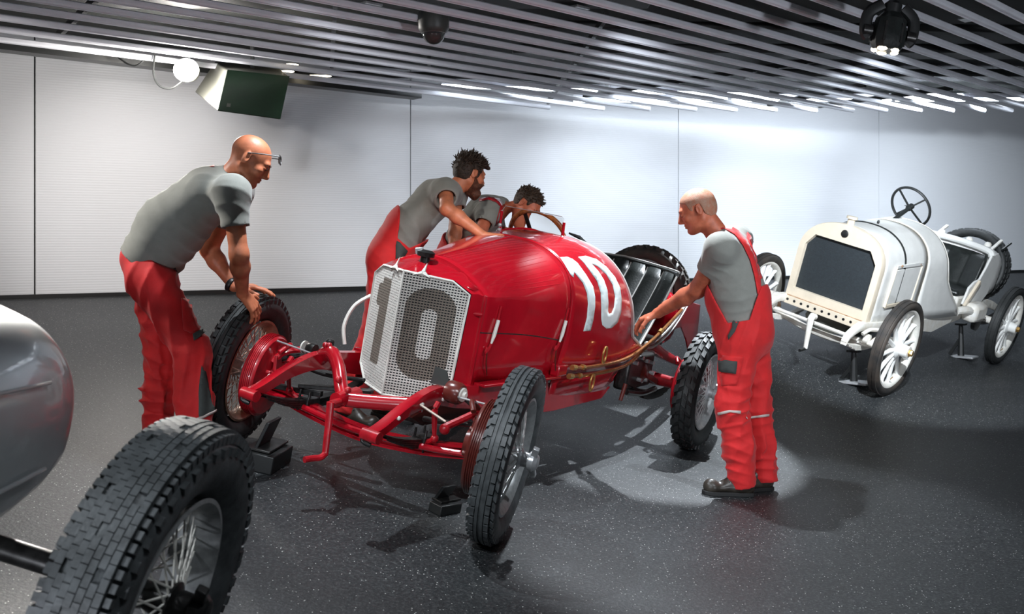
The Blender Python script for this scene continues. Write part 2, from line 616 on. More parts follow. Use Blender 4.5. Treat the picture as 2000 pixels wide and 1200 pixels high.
_gp = _pts(RED, (-0.82, 0, 0.82), (-0.3, 1.2, 2.98)) + _pts(WHI, (-0.68, 0, 0.68), (0, 1.4, 2.9)) + _pts(SIL, (-0.7, 0.70), (0.0, 0.5))
_gp += [(1.35, 5.92, 0.0), (1.6, 4.0, 0), (1.2, 2.6, 0), (3.4, 6.0, 0), (6.5, 7.6, 0.0), (10, 9.6, 0.0), (3, 1, 0), (6, 3, 0), (12, 6, 0), (10, 0, 0), (0.9, 0.5, 0.0), (1, -2.5, 0), (-1.76, 4.9, 0.475)]
_gp += [(*(np.array(WK(k)) + WNRM * dd), WALL_BASE - dd * 0.12) for k in (-1.2, -0.4, 0.3, 1, 1.6, 2.2, 2.8, 3.5, 4.3, 5.2, 6.4) for dd in (-0.2, 0.25)]
_gp += [(-6.5, 5.0, WALL_BASE - 0.15), (-5, 2.5, 0.75), (-4, 0, 0.6), (-7, -2, 0.9)]
_gp = np.array(_gp)


def _tps(r2):
    return 0.5 * r2 * np.log(r2 + 1e-9)


_n = len(_gp)
_K = _tps((_gp[:, None, 0] - _gp[None, :, 0]) ** 2 + (_gp[:, None, 1] - _gp[None, :, 1]) ** 2) + np.eye(_n) * 0.03
_Q = np.c_[np.ones(_n), _gp[:, :2]]
_S = np.linalg.solve(np.block([[_K, _Q], [_Q.T, np.zeros((3, 3))]]), np.r_[_gp[:, 2], 0, 0, 0])


def ground(x, y):
    x, y = np.asarray(x, float), np.asarray(y, float)
    r2 = (x[..., None] - _gp[:, 0]) ** 2 + (y[..., None] - _gp[:, 1]) ** 2
    return _tps(r2) @ _S[:_n] + _S[_n] + _S[_n + 1] * x + _S[_n + 2] * y


# floor: one banked sheet of asphalt
gx, gy = np.linspace(-9, 15, 241), np.linspace(-3, 19, 221)
GX, GY = np.meshgrid(gx, gy, indexing='ij')
keep = ((GX - WA[0]) * WNRM[0] + (GY - WA[1]) * WNRM[1]) > -0.25
GZ = ground(GX, GY)
idx = np.arange(GX.size).reshape(GX.shape)
q = keep[:-1, :-1] & keep[1:, :-1] & keep[:-1, 1:] & keep[1:, 1:]
fs = np.stack([idx[:-1, :-1][q], idx[1:, :-1][q], idx[1:, 1:][q], idx[:-1, 1:][q]], 1)
mb = MB()
mb.add(np.stack([GX, GY, GZ], -1).reshape(-1, 3), fs.tolist())
o = mb.build('floor', 'floor')
o['kind'] = 'structure'
o['label'] = 'dark speckled asphalt floor rising in a bank towards the wall'

# back wall of tall ribbed white panels
WTOP = CAMZ + 2.7
mb = MB()
c = (WA + WB) / 2 - WNRM * 0.10
Rw = np.array([[WDIR[0], -WDIR[1], 0], [WDIR[1], WDIR[0], 0], [0, 0, 1]])
L = float(np.linalg.norm(WB - WA))
mb.box((c[0], c[1], (WALL_BASE - 0.6 + WTOP) / 2), (L, 0.1, WTOP - WALL_BASE + 0.6), Rw)
wall = mb.build('wall_back', 'black')
wall['kind'] = 'structure'
wall['label'] = 'long wall of ribbed white panels behind the cars'
pl = L / 8.3
for k in np.arange(-1.0, 6.5, 1.0):
    a, b = np.array(WK(k)), np.array(WK(k + 1))
    m = (a + b) / 2 - WNRM * 0.025
    MB().box((m[0], m[1], (WALL_BASE + 0.03 + WTOP) / 2), (np.linalg.norm(b - a) - 0.014, 0.05, WTOP - WALL_BASE - 0.03), Rw).build('panel', 'wall', wall)
a, b = np.array(WK(-1.2)), np.array(WK(6.8))
m = (a + b) / 2 + WNRM * 0.01
o = MB().box((m[0], m[1], WALL_BASE + 0.012), (np.linalg.norm(b - a), 0.05, 0.05), Rw).build('baseboard_back', 'black')
o['kind'] = 'structure'

# ------------------------------------------------------------------ ceiling: dark void, slats, ducts
HS = 1.5                        # slat plane above the camera
ZS = CAMZ + HS


def onslat(px, py, h=HS):
    Y = h * FPX / (HY - py)
    return np.array([(px - HX) / FPX * Y, Y, CAMZ + h])


ceil = MB()
cpoly = [(-9, -3), (15, -3), (15, 12.9), (6.5, 12.3), (2.5, 11.9), (0.35, 11.45), (-0.1, 11.15), (-4.4, 8.75), (-9, 6.2)]
ceil.prism(cpoly, ZS + 0.34, ZS + 0.42, lambda u, v, w: (u, v, w))
ceil = ceil.build('ceiling', 'ceil')
ceil['kind'] = 'structure'
ceil['label'] = 'dark ceiling void above rows of grey slats'
SL = [((0, 77), (1072, 210)), ((0, 57), (1178, 212)), ((0, 34), (1267, 213)), ((0, 10), (1358, 214)), ((80, 0), (1437, 215)), ((220, 0), (1515, 215)),
      ((365, 0), (1593, 216)), ((515, 0), (1665, 216)), ((635, 0), (1730, 216)), ((765, 0), (1797, 216)), ((890, 0), (1860, 216)), ((1030, 0), (1921, 216)),
      ((1150, 0), (1975, 216)), ((1272, 0), (2035, 216)), ((1385, 0), (2092, 216)), ((1503, 0), (2148, 216)), ((1607, 0), (2202, 216)), ((1717, 0), (2255, 215)),
      ((1825, 0), (2300, 212)), ((1925, 0), (2345, 210)), ((2025, 0), (2390, 208)), ((2120, 0), (2430, 206))]
prof = [(x * 0.90, z * 0.80) for x, z in [(-0.030, -0.012), (-0.022, -0.026), (-0.006, -0.030), (-0.004, -0.024), (0.004, -0.024), (0.006, -0.030), (0.022, -0.026), (0.030, -0.012), (0.030, 0.018), (0.02, 0.028), (-0.02, 0.028), (-0.030, 0.018)]]
for (p0, p1) in SL:
    a, b = onslat(*p0), onslat(*p1)
    d = unit(b - a)
    a = a - d * (5.0 if p0[1] == 0 else 2.5)
    u = np.array([d[1], -d[0], 0])
    s = MB()
    s.loft([[p + u * x + np.array([0, 0, z]) for x, z in prof] for p in (a, b)], caps=True)
    s.build('slat', 'slat', ceil, angle=30)
# edge trim beside the outermost slat
a, b = onslat(0, 93), onslat(815, 189)
d = unit(b - a)
MB().bar(a - d * 2.5, b, 0.16, 0.05).build('trim_1', 'black')['kind'] = 'structure'
a2, b2 = onslat(818, 196, HS + 0.02), onslat(1072, 219, HS + 0.02)
# hanger bars across the slats and dark ducts above them
for (p0, p1, h) in (((205, -20), (110, 72), 0.06), ((655, 2), (648, 128), 0.06), ((838, 112), (838, 125), 0.10), ((1185, 30), (1070, 200), 0.06), ((1590, 118), (1140, 187), 0.06), ((1420, 170), (1600, 205), 0.06), ((1690, 165), (1500, 205), 0.06), ((1860, 172), (1600, 207), 0.06)):
    MB().bar(onslat(*p0, HS + h), onslat(*p1, HS + h), 0.03, 0.05).build('hanger_rail', 'black', ceil)
rnd = random.Random(3)
for i in range(9):
    y = 4.4 + i * 0.85
    z = ZS + 0.16 + 0.10 * rnd.random()
    x0, x1 = (-6, 1.0) if i % 3 == 0 else (0.0, 12.0)
    if y > 10:
        x0 = 2.5
    if i % 2:
        MB().box(((x0 + x1) / 2, y, z), (x1 - x0, 0.34, 0.08)).build('duct', 'duct', ceil, bevel=0.02)
    else:
        MB().tube([(x0, y, z), (x1, y + 0.5, z)], 0.035, 12).build('pipe', 'duct', ceil)
for (px, py) in ((1090, 12), (1120, 12), (1065, 110), (1430, 15), (710, 5), (1880, 35), (1935, 100), (1790, 170)):
    p = onslat(px, py, HS + 0.16)
    MB().bar(p, p + np.array([0.10, 0.10, 0.0]), 0.07, 0.015).build('clip', 'steel', ceil)

# linear wall washers in the gap between void and wall
for i, (k0, k1) in enumerate([(np.array([(p0[0] - HX) / FPX * (1.59 * FPX / (HY - p0[1])), 1.59 * FPX / (HY - p0[1])]), np.array([(p1[0] - HX) / FPX * (1.59 * FPX / (HY - p1[1])), 1.59 * FPX / (HY - p1[1])])) for p0, p1 in (((862, 168), (1180, 178)), ((1190, 178), (1500, 186)), ((1120, 197), (1420, 196)), ((1430, 196), (1740, 195)), ((1750, 195), (2060, 194)))]):
    a, b = k0, k1
    z = ZS + 0.09
    t = thing('linear_light', ['linear light glowing between the slats right of the middle panel joint', 'linear light between the slats, continuing the upper row to the right',
              'linear light behind the slat ends, first of the lower row', 'linear light behind the slat ends, second of the lower row', 'linear light behind the slat ends at the upper right, last of the lower row'][i], 'ceiling light', None, 'linear lights washing the wall')
    MB().bar((*a, z), (*b, z), 0.05, 0.03).build('diffuser', 'led', t)
    MB().bar((*a, z + 0.04), (*b, z + 0.04), 0.07, 0.05).build('housing', 'slat', t)
    c = (a + b) / 2
    dist = float(np.dot(c - WA, WNRM))
    tgt = c - WNRM * max(dist, 0.3)
    zax = -(Vector((tgt[0] - c[0], tgt[1] - c[1], 1.75 - (z - 0.03) if dist > 0.8 else -1.3)).normalized())
    l = area('wall_wash', (c[0], c[1], z - 0.03), (0, 0, 0), (6, 8, 9, 28, 110)[i], float(np.linalg.norm(b - a)), 0.06, (0.80, 0.89, 1.0))
    xax = Vector((0, 0, 1)).cross(zax).normalized()
    yax = zax.cross(xax)
    mx = Matrix((xax, yax, zax)).transposed().to_4x4()
    mx.translation = (c[0], c[1], z - 0.03)
    l.matrix_world = mx


# ------------------------------------------------------------------ wheels (axis = local x, outer side = +x)
def tyre_profile(R, w, rim, n=22):
    """closed tyre section as (radius, axial): rounded carcass with a flatter tread"""
    sec = []
    hr = (R - rim) / 2
    rc = rim + hr
    for i in range(n):
        t = 2 * PI * i / n
        c, s = math.cos(t), math.sin(t)
        e = 0.78
        rr = rc + hr * math.copysign(abs(c) ** e, c)
        ax = w / 2 * math.copysign(abs(s) ** 0.9, s)
        if c < 0:
            ax *= 1 - 0.35 * (-c)
        sec.append((rr, ax))
    return sec


def ring_from(sec, n=56):
    rings = []
    for k in range(n):
        a = 2 * PI * k / n
        rings.append([(ax, r * math.cos(a), r * math.sin(a)) for r, ax in sec])
    return MB().loft(rings, closed=True)


def block(mb, a, x, R, lx, lt, h, skew=0.0):
    """one tread block at angle a, axial position x"""
    pts = []
    for dz in (-0.012, h):
        for sx, st in ((-1, -1), (1, -1), (1, 1), (-1, 1)):
            xx = x + sx * lx / 2
            aa = a + (st * lt / 2 + skew * sx) / R
            r = R + dz
            pts.append((xx, r * math.cos(aa), r * math.sin(aa)))
    mb.add(pts, [(3, 2, 1, 0), (4, 5, 6, 7), (0, 1, 5, 4), (1, 2, 6, 5), (2, 3, 7, 6), (3, 0, 4, 7)])


def wheel(parent, mx, R, w, rim, tyre='rubber', rimm='rim_grey', spokem='spoke_steel', hubm='steel', tread='block', spokes='wire', dish=0.0, hublen=0.10, drum=None, ns=30, name='wheel'):
    e = sub('wheel' if name == 'near_wheel' else name, parent, mx)
    ring_from(tyre_profile(R - 0.006, w, rim), 64).build('tyre', tyre, e, angle=60)
    tb = MB()
    if tread == 'block':        # brick-like blocks, two solid ribs, shoulder lugs
        N = int(2 * PI * R / 0.052)
        for k in range(N):
            a = 2 * PI * k / N
            for j, x in enumerate((-0.25, 0.25)):
                block(tb, a + (0.5 if j else 0) * 2 * PI / N, x * w, R - 0.010, w * 0.15, 0.040, 0.010)
            for s in (-1, 1):
                block(tb, a + 0.25 * 2 * PI / N, s * w * 0.40, R - 0.026, w * 0.11, 0.034, 0.010, 0.006 * s)
        for x in (-0.095, 0.095):
            sec = [(R - 0.02, (x - 0.05) * w), (R + 0.001, (x - 0.05) * w), (R + 0.001, (x + 0.05) * w), (R - 0.02, (x + 0.05) * w)]
            tb.loft([[(ax, r * math.cos(2 * PI * k / 64), r * math.sin(2 * PI * k / 64)) for r, ax in sec] for k in range(64)], closed=True)
    elif tread == 'lug':        # coarse staggered lugs
        N = int(2 * PI * R / 0.085)
        for k in range(N):
            a = 2 * PI * k / N
            for j, x in enumerate((-0.34, -0.12, 0.12, 0.34)):
                block(tb, a + (j % 2) * PI / N, x * w, R - 0.012 - (0.014 if abs(x) > 0.3 else 0), w * 0.19, 0.052, 0.018, 0.01 * (1 if x > 0 else -1))
    elif tread == 'key':        # stepped key pattern of small squares, as on the big racing tyre
        N = int(2 * PI * R / 0.030)
        for k in range(N):
            a = 2 * PI * k / N
            st = (k // 3) % 2
            for j in range(7):
                x = (-0.30 + 0.10 * j) * w
                if (j + (2 if st else 0)) % 4 == 3 and k % 3 == 0:
                    continue
                block(tb, a + (0.5 * 2 * PI / N if j % 2 else 0), x, R - 0.006 - 0.002 * abs(j - 3), w * 0.093, 0.0272, 0.005)
            for s in (-1, 1):
                block(tb, a, s * w * 0.405, R - 0.028, w * 0.075, 0.019, 0.012)
                if k % 2 == 0:
                    block(tb, a, s * w * 0.475, R - 0.058, w * 0.07, 0.024, 0.010)
    elif tread == 'smooth':
        for x in (-0.2, 0.2):
            sec = [(R - 0.012, (x - 0.12) * w), (R - 0.0015, (x - 0.12) * w), (R - 0.0015, (x + 0.12) * w), (R - 0.012, (x + 0.12) * w)]
            tb.loft([[(ax, r * math.cos(2 * PI * k / 64), r * math.sin(2 * PI * k / 64)) for r, ax in sec] for k in range(64)], closed=True)
    tb.build('tread', tyre, e, angle=40)['kind'] = 'stuff'
    hw = w * 0.34
    sec = [(rim + 0.012, -hw), (rim + 0.016, -hw * 1.08), (rim + 0.004, -hw * 1.12), (rim - 0.012, -hw * 0.75), (rim - 0.026, -hw * 0.3), (rim - 0.026, hw * 0.3),
           (rim - 0.012, hw * 0.75), (rim + 0.004, hw * 1.12), (rim + 0.016, hw * 1.08), (rim + 0.012, hw), (rim - 0.004, hw * 0.7), (rim - 0.018, hw * 0.3), (rim - 0.018, -hw * 0.3), (rim - 0.004, -hw * 0.7)]
    ring_from(sec, 64).build('rim', rimm, e, angle=50)
    hb = MB()
    if spokes == 'wire':
        sp = MB()
        rh = 0.045
        for k in range(ns):
            a = 2 * PI * k / ns
            for (xh, off, xr) in ((hublen * 0.5, 0.55, 0.012), (-hublen * 0.5, -0.5, -0.012)):
                sgn = 1 if k % 2 else -1
                b = a + sgn * off
                sp.tube([(xh + dish, rh * math.cos(b), rh * math.sin(b)), (xr, (rim - 0.02) * math.cos(a), (rim - 0.02) * math.sin(a))], 0.0030 if R < 0.5 else 0.0034, 5, caps=False)
        if name == 'near_wheel':
            build_each(sp, 'spoke', spokem, e)
        else:
            sp.build('spokes', spokem, e)['kind'] = 'stuff'
        hb.lathe([(0.0, -hublen * 0.7), (0.03, -hublen * 0.7), (0.052, -hublen * 0.5), (0.05, -hublen * 0.42), (0.034, 0), (0.05, hublen * 0.42), (0.052, hublen * 0.55), (0.036, hublen * 0.62), (0.034, hublen * 0.95), (0.0, hublen * 0.97)], 24)
        hb.build('hub', hubm, e, mx=Matrix.Translation((dish, 0, 0)))
        nb = MB()                # two-eared knock-off nut
        nb.lathe([(0.0, 0.0), (0.045, 0.0), (0.045, 0.025), (0.030, 0.045), (0.0, 0.05)], 16)
        for s in (-1, 1):
            nb.bar((0.02, 0, s * 0.03), (0.03, 0, s * 0.085), 0.024, 0.03, (1, 0, 0))
        nb.build('knock_off_nut', hubm, e, mx=Matrix.Translation((dish + hublen * 0.9, 0, 0)) @ Matrix.Rotation(0.5, 4, 'X'), bevel=0.004)
    else:                        # twelve white-painted wooden spokes, each a piece of its own
        proto = None
        for k in range(12):
            if proto is None:
                s = MB()
                pr = [(0.050, 0.030, 0.028), (0.075, 0.026, 0.026), (0.16, 0.018, 0.019), (rim - 0.05, 0.017, 0.018), (rim - 0.015, 0.026, 0.022)]
                s.loft([[(hx * math.cos(t), hy * math.sin(t), r) for t in [2 * PI * i / 8 for i in range(8)]] for r, hx, hy in pr], caps=True)
                proto = s.build('spoke', spokem, e)
                ob = proto
            else:
                ob = proto.copy()
                COL.objects.link(ob)
                ob.parent = e
            ob.matrix_local = Matrix.Rotation(2 * PI * k / 12 + 0.13, 4, 'X')
        hb.lathe([(0.0, -0.09), (0.07, -0.09), (0.085, -0.03), (0.085, 0.03), (0.055, 0.045), (0.052, 0.115), (0.0, 0.118)], 24)
        hb.build('hub', spokem, e)
        nb = MB().lathe([(0.0, 0.10), (0.030, 0.10), (0.032, 0.13), (0.026, 0.145), (0.0, 0.147)], 6)
        nb.build('hub_cap', 'brass', e)
        v = MB().cyl((0.03, 0, -(rim - 0.06)), (0.045, 0, -(rim - 0.09)), 0.004, 6)
        v.build('valve', 'brass', e)
    if drum:
        d = MB()
        d.lathe([(0.0, -hublen * 0.5 - 0.02), (0.20, -hublen * 0.5 - 0.02), (0.215, -hublen * 0.5 - 0.03), (0.215, -hublen * 0.5 - 0.085), (0.205, -hublen * 0.5 - 0.10), (0.07, -hublen * 0.5 - 0.115), (0.06, -hublen * 0.5 - 0.15), (0.0, -hublen * 0.5 - 0.15)], 40)
        d.build('brake_drum', drum, e, angle=40)
        f = MB()
        for k in range(5):
            r = 0.212 - 0.0
            x = -hublen * 0.5 - 0.04 - 0.010 * k
            f.lathe([(r, x), (r + 0.010, x), (r + 0.010, x - 0.004), (r, x - 0.004)], 40)
        f.build('drum_fins', drum, e, angle=40)['kind'] = 'stuff'
        p = MB()
        x = -hublen * 0.5 - 0.115
        for a in (2.2, 3.4, 4.6, 0.4):
            p.cyl((x + 0.01, 0.10 * math.cos(a), 0.10 * math.sin(a)), (x - 0.02, 0.10 * math.cos(a), 0.10 * math.sin(a)), 0.012, 8)
        p.bar((x - 0.01, 0.03, 0.13), (x - 0.03, 0.03, -0.02), 0.06, 0.02, (1, 0, 0))
        p.tube(catmull([(x - 0.02, -0.06, 0.16), (x - 0.05, 0.0, 0.19), (x - 0.03, 0.07, 0.15)], 4), 0.014, 8)
        build_each(p, 'brake_linkage', drum, e, bevel=0.003)
    return e


def lerp(a, b, t):
    return a + (b - a) * t


def smooth01(t):
    t = min(max(t, 0.0), 1.0)
    return t * t * (3 - 2 * t)


def interp(tab, x):
    xs, ys = [a for a, b in tab], [b for a, b in tab]
    return float(np.interp(x, xs, ys))


def interp_s(tab, x):
    """smooth (catmull-like) interpolation of a table"""
    xs = [a for a, b in tab]
    if x <= xs[0]:
        return tab[0][1]
    if x >= xs[-1]:
        return tab[-1][1]
    i = max(k for k in range(len(xs)) if xs[k] <= x)
    i = min(i, len(xs) - 2)
    x0, y0 = tab[i]
    x1, y1 = tab[i + 1]
    m0 = (tab[i + 1][1] - tab[max(i - 1, 0)][1]) / (tab[i + 1][0] - tab[max(i - 1, 0)][0])
    m1 = (tab[min(i + 2, len(tab) - 1)][1] - y0) / (tab[min(i + 2, len(tab) - 1)][0] - x0)
    h = x1 - x0
    t = (x - x0) / h
    return (2 * t ** 3 - 3 * t * t + 1) * y0 + (t ** 3 - 2 * t * t + t) * h * m0 + (-2 * t ** 3 + 3 * t * t) * y1 + (t ** 3 - t * t) * h * m1


# ------------------------------------------------------------------ the red racing car
red = thing('racing_car', 'red vintage racing car with number 10 and wire wheels, steadied by four men', 'car', RED)
Rf, Rr = 0.41, 0.43
for sx, st in ((1, 1), (-1, -1)):
    # front wheels turned, with the lean of the steered stub axles
    m = Matrix.Translation((sx * RED_T / 2, 0, Rf)) @ Matrix.Rotation(math.radians(15.5), 4, 'Z') @ Matrix.Rotation(math.radians(3.0), 4, 'Y')
    if sx < 0:
        m = m @ Matrix.Rotation(PI, 4, 'Z')
    wheel(red, m, Rf, 0.135, 0.262, 'rubber_grey' if sx > 0 else 'rubber', 'rim_grey' if sx > 0 else 'rim_bronze', 'spoke_steel' if sx > 0 else 'spoke_bronze', 'steel', 'block', 'wire', 0.0, 0.11, 'oxblood' if sx > 0 else 'red_old')
for sx in (1, -1):
    m = Matrix.Translation((sx * RED_T / 2, RED_L, Rr))
    if sx < 0:
        m = m @ Matrix.Rotation(PI, 4, 'Z')
    wheel(red, m, Rr, 0.16, 0.265, 'rubber', 'rim_grey', 'spoke_steel', 'steel', 'lug', 'wire', 0.0, 0.11, 'red_old')

# --- body surface
ZT = [(0.30, 1.165), (0.38, 1.185), (0.8, 1.262), (1.2, 1.335), (1.5, 1.378), (1.7, 1.388), (1.95, 1.365), (2.2, 1.31), (2.6, 1.2)]
ZSH = [(0.38, 1.045), (0.8, 1.02), (1.2, 0.95), (1.6, 0.86), (2.0, 0.82), (2.6, 0.80)]
WD = [(0.30, 0.325), (0.38, 0.338), (0.8, 0.405), (1.2, 0.462), (1.6, 0.495), (2.0, 0.512), (2.6, 0.515)]
ZB = 0.585


def red_sec(y, u):
    """u in 0..1: lower edge -> shoulder (0.4) -> crown (1). returns local point on the +x side"""
    w, zs, zt = interp_s(WD, y), interp_s(ZSH, y), interp_s(ZT, y)
    k = smooth01((y - 0.38) / 0.85)
    if u <= 0.4:
        z = lerp(ZB, zs, u / 0.4)
        return np.array([w - 0.035 * k * (1 - u / 0.4) ** 2, y, z])
    t = (u - 0.4) / 0.6 * PI / 2
    c, s = math.cos(t), math.sin(t)
    xa, za = w * c, zt - (zt - zs) * c ** 1.9
    n = 2.5
    xb, zb = w * c ** (2 / n), zs + (zt - zs) * s ** (2 / n)
    return np.array([lerp(xa, xb, k), y, lerp(za, zb, k)])


US = [0.0, 0.1, 0.2, 0.3, 0.36, 0.4] + [0.4 + 0.6 * i / 16 for i in range(1, 17)]


def body_rings(ys, yend=None):
    rings = []
    for y in ys:
        half = []
        for u in US:
            yy = y if yend is None else lerp(ys[0], yend(u), (y - ys[0]) / (ys[-1] - ys[0]))
            half.append(red_sec(yy, u))
        rings.append(half + [np.array([-p[0], p[1], p[2]]) for p in half[-2::-1]])
    return rings


hood = MB().loft(body_rings([0.375 + (1.195 - 0.375) * i / 14 for i in range(15)]), ringclosed=False)
hood = hood.build('bonnet', 'red', red, angle=28, solid=0.006)


def yend(u):
    return interp([(0, 2.16), (0.12, 2.34), (0.22, 2.47), (0.30, 2.30), (0.36, 2.20), (0.45, 2.14), (0.6, 2.06), (0.8, 1.97), (1.0, 1.90)], u)


cowl = MB().loft(body_rings([1.20 + i / 18 * 1.0 for i in range(19)], yend), ringclosed=False)
cowl = cowl.build('scuttle', 'red', red, angle=28, solid=0.006)
# lower side of the scuttle, tapering down to the chassis rail
for sx in (-1, 1):
    s = MB()
    top = [red_sec(1.20 + i * 0.096, 0)for i in range(11)]
    top = [np.array([sx * (p[0]), p[1], p[2] + 0.01]) for p in top]
    bot = [np.array([sx * 0.40, 1.20 + i * 0.0875, 0.36]) for i in range(11)]
    s.loft([top, [lerp(a, b, 0.5) + np.array([sx * 0.008, 0, 0]) for a, b in zip(top, bot)], bot], ringclosed=False)
    s.build('lower_side_panel', 'red', red, solid=0.006)
# seam bands and flanges
def band(y, r=0.006, off=0.004, u0=0.0, mname='red', nm='bonnet_seam'):
    half = [red_sec(y, u) * np.array([1 + off / 0.4, 1, 1]) + np.array([0, 0, off * (1 if u > 0.5 else 0)]) for u in US if u >= u0]
    pts = half + [np.array([-p[0], p[1], p[2]]) for p in half[-2::-1]]
    return MB().tube(pts, r, 6).build(nm, mname, red)


band(0.378, 0.011, 0.003, nm='radiator_flange')
band(1.197, 0.005, 0.003)
# horizontal bonnet hinge line on each side and on the crown
for sx in (-1, 1):
    pts = [red_sec(0.39 + 0.80 * i / 10, 0.235) * np.array([sx, 1, 1]) + np.array([sx * 0.002, 0, 0]) for i in range(11)]
    MB().tube(pts, 0.0035, 5).build('bonnet_side_joint', 'dark_steel', red)
pts = [red_sec(0.39 + 0.80 * i / 10, 1.0) + np.array([0, 0, 0.003]) for i in range(11)]
MB().tube(pts, 0.006, 6).build('bonnet_hinge', 'red', red)
# long pressed louvres on the upper bonnet
for sx in (-1, 1):
    for j in range(9):
        u = 0.56 + 0.035 * j
        pts = [red_sec(0.46 + 0.62 * i / 8, u) * np.array([sx, 1, 1]) + np.array([0, 0, 0.0005]) for i in range(9)]
        MB().tube(pts, 0.0045, 6, flat=0.5).build('louvre', 'red', red)
# radiator shell: V-nosed, chamfered
def vy(x, y0=0.12):
    return y0 + 0.6 * abs(x)


OUT = [(0.0, 0.470), (0.20, 0.470), (0.285, 0.555), (0.297, 1.045), (0.215, 1.098), (0.0, 1.108)]
core = MB()
fr = MB()
for sx in (-1, 1):
    core.add([(sx * x * 0.99, vy(x) + 0.03, z) for x, z in OUT], [tuple(range(6))])
core.build('radiator_core', 'grille_dark', red)
for sx in (-1, 1):
    pts = [(sx * x, vy(x) - 0.004, z) for x, z in OUT]
    fr.tube(pts, 0.0075, 6)
fr.tube([(0, 0.116, 0.470), (0, 0.116, 1.108)], 0.006, 6)
g = fr.build('guard_frame', 'cream', red)


def inside_x(z):
    if z < 0.555:
        return lerp(0.20, 0.285, (z - 0.47) / 0.085)
    if z < 1.045:
        return lerp(0.285, 0.297, (z - 0.555) / 0.49)
    return lerp(0.297, 0.215, (z - 1.045) / 0.053)


wires = MB()
nz = 46
for i in range(1, nz):
    z = lerp(0.47, 1.103, i / nz)
    xm = inside_x(min(z, 1.0979))
    for sx in (-1, 1):
        wires.bar((0, vy(0), z), (sx * xm, vy(xm), z), 0.004, 0.0068)
nx = 22
for j in range(1, nx):
    x = 0.295 * j / nx
    z0 = 0.47 if x < 0.20 else lerp(0.47, 0.555, (x - 0.20) / 0.085)
    z1 = 1.103 if x < 0.215 else lerp(1.098, 1.045, (x - 0.215) / 0.082)
    for sx in (-1, 1):
        wires.bar((sx * x, vy(x) - 0.002, z0), (sx * x, vy(x) - 0.002, z1), 0.0040, 0.004)
wires = wires.build('stone_guard_wires', 'guard', red)
wires['kind'] = 'stuff'
# shell from the core back to the bonnet flange
sh = MB()
ringA = [(sx * x * 1.025, vy(x) + 0.004, lerp(0.79, z, 1.02)) for sx, L_ in ((1, OUT), (-1, OUT[::-1][1:-1])) for x, z in L_]
RB = [(0.0, 0.50), (0.24, 0.50), (0.338, 0.54), (0.340, 1.045), (0.20, 1.138), (0.0, 1.182)]
ringB = [(sx * x, 0.375, z) for sx, L_ in ((1, RB), (-1, RB[::-1][1:-1])) for x, z in L_]
sh.loft([ringA, [tuple((np.array(p) + np.array(q)) / 2 + np.array([0, 0, 0.006 if p[2] > 0.9 else 0])) for p, q in zip(ringA, ringB)], ringB])
sh.build('radiator_shell', 'red', red, angle=25)
# top tank crown in front of the flange
tk = MB()
rows = []
for i in range(5):
    t = i / 4
    rows.append([(x, lerp(vy(x) + 0.02, 0.378, t), lerp(1.10 - 0.03 * max(0, abs(x) - 0.2) / 0.1, red_sec(0.38, 0.4 + 0.6 * math.acos(min(1, abs(x) / 0.338)) / (PI / 2))[2], t ** 0.7)) for x in np.linspace(-0.30, 0.30, 17)])
tk.loft(rows, ringclosed=False)
tk.build('radiator_top_tank', 'red', red, angle=30, solid=0.004)
cap = MB()
cap.lathe([(0.0, -0.02), (0.026, -0.02), (0.026, 0.02), (0.045, 0.022), (0.048, 0.045), (0.03, 0.055), (0.0, 0.056)], 20, Matrix.Translation((0.0, 0.29, 1.165)) @ Matrix.Rotation(-PI / 2, 4, 'Y'))
cap.build('filler_cap', 'dark_steel', red, angle=30)
cl = MB().bar((-0.055, 0.27, 1.205), (-0.02, 0.29, 1.215), 0.03, 0.035)
cl.build('filler_clamp', 'steel', red, bevel=0.004)
# two three-armed badges lying on the tank, one either side of the ridge
for sx in (-1, 1):
    st = MB()
    for k in range(3):
        a = PI / 2 + k * 2 * PI / 3
        d = np.array([math.cos(a), 0, math.sin(a)])
        n = np.array([-d[2], 0, d[0]])
        yv = lambda p: (p[0] * sx + sx * 0.0, p[1], p[2])
        c0 = np.array([0.085, 0.165, 1.120])
        tip, b1, b2 = c0 + d * 0.045, c0 + n * 0.008, c0 - n * 0.008
        pts = []
        for off in (0.0, -0.008):
            for p in (tip, b1, b2):
                pts.append((sx * p[0], p[1] + off + 0.5 * (p[0] - 0.085) + 0.55 * (p[2] - 1.12), p[2]))
        st.add(pts, [(0, 1, 2), (5, 4, 3), (0, 3, 4, 1), (1, 4, 5, 2), (2, 5, 3, 0)])
    st.build('star_badge', 'cream', red)
    MB().cyl((sx * 0.31, 0.34, 0.95), (sx * 0.345, 0.37, 0.95), 0.012, 8).build('bonnet_stay', 'red', red)
# bonnet catches: hooked steel pull-springs, two on each side
for sx in (-1, 1):
    for yy in (0.50, 1.14):
        w = interp_s(WD, yy) + 0.012
        c = MB()
        c.tube([(sx * w, yy + 0.02, 1.0), (sx * w, yy + 0.01, 0.92)], 0.006, 6)
        c.tube(catmull([(sx * w, yy - 0.02, 0.80), (sx * w, yy - 0.03, 0.775), (sx * w, yy - 0.06, 0.755), (sx * w, yy - 0.05, 0.78)], 4), 0.007, 6)
        build_each(c, 'bonnet_catch_hook', 'red_old', red)
        MB().tube([(sx * (w + 0.004), yy + 0.01, 0.925), (sx * (w + 0.004), yy - 0.008, 0.845), (sx * (w + 0.002), yy - 0.02, 0.80)], [0.010, 0.011, 0.006], 8).build('bonnet_catch_spring', 'cream', red)
        MB().tube(catmull([(sx * w, yy - 0.045, 0.77), (sx * (w + 0.004), yy - 0.04, 0.70), (sx * w, yy + 0.0, 0.63)], 5), 0.004, 6).build('bonnet_catch_strap', 'oxblood', red)
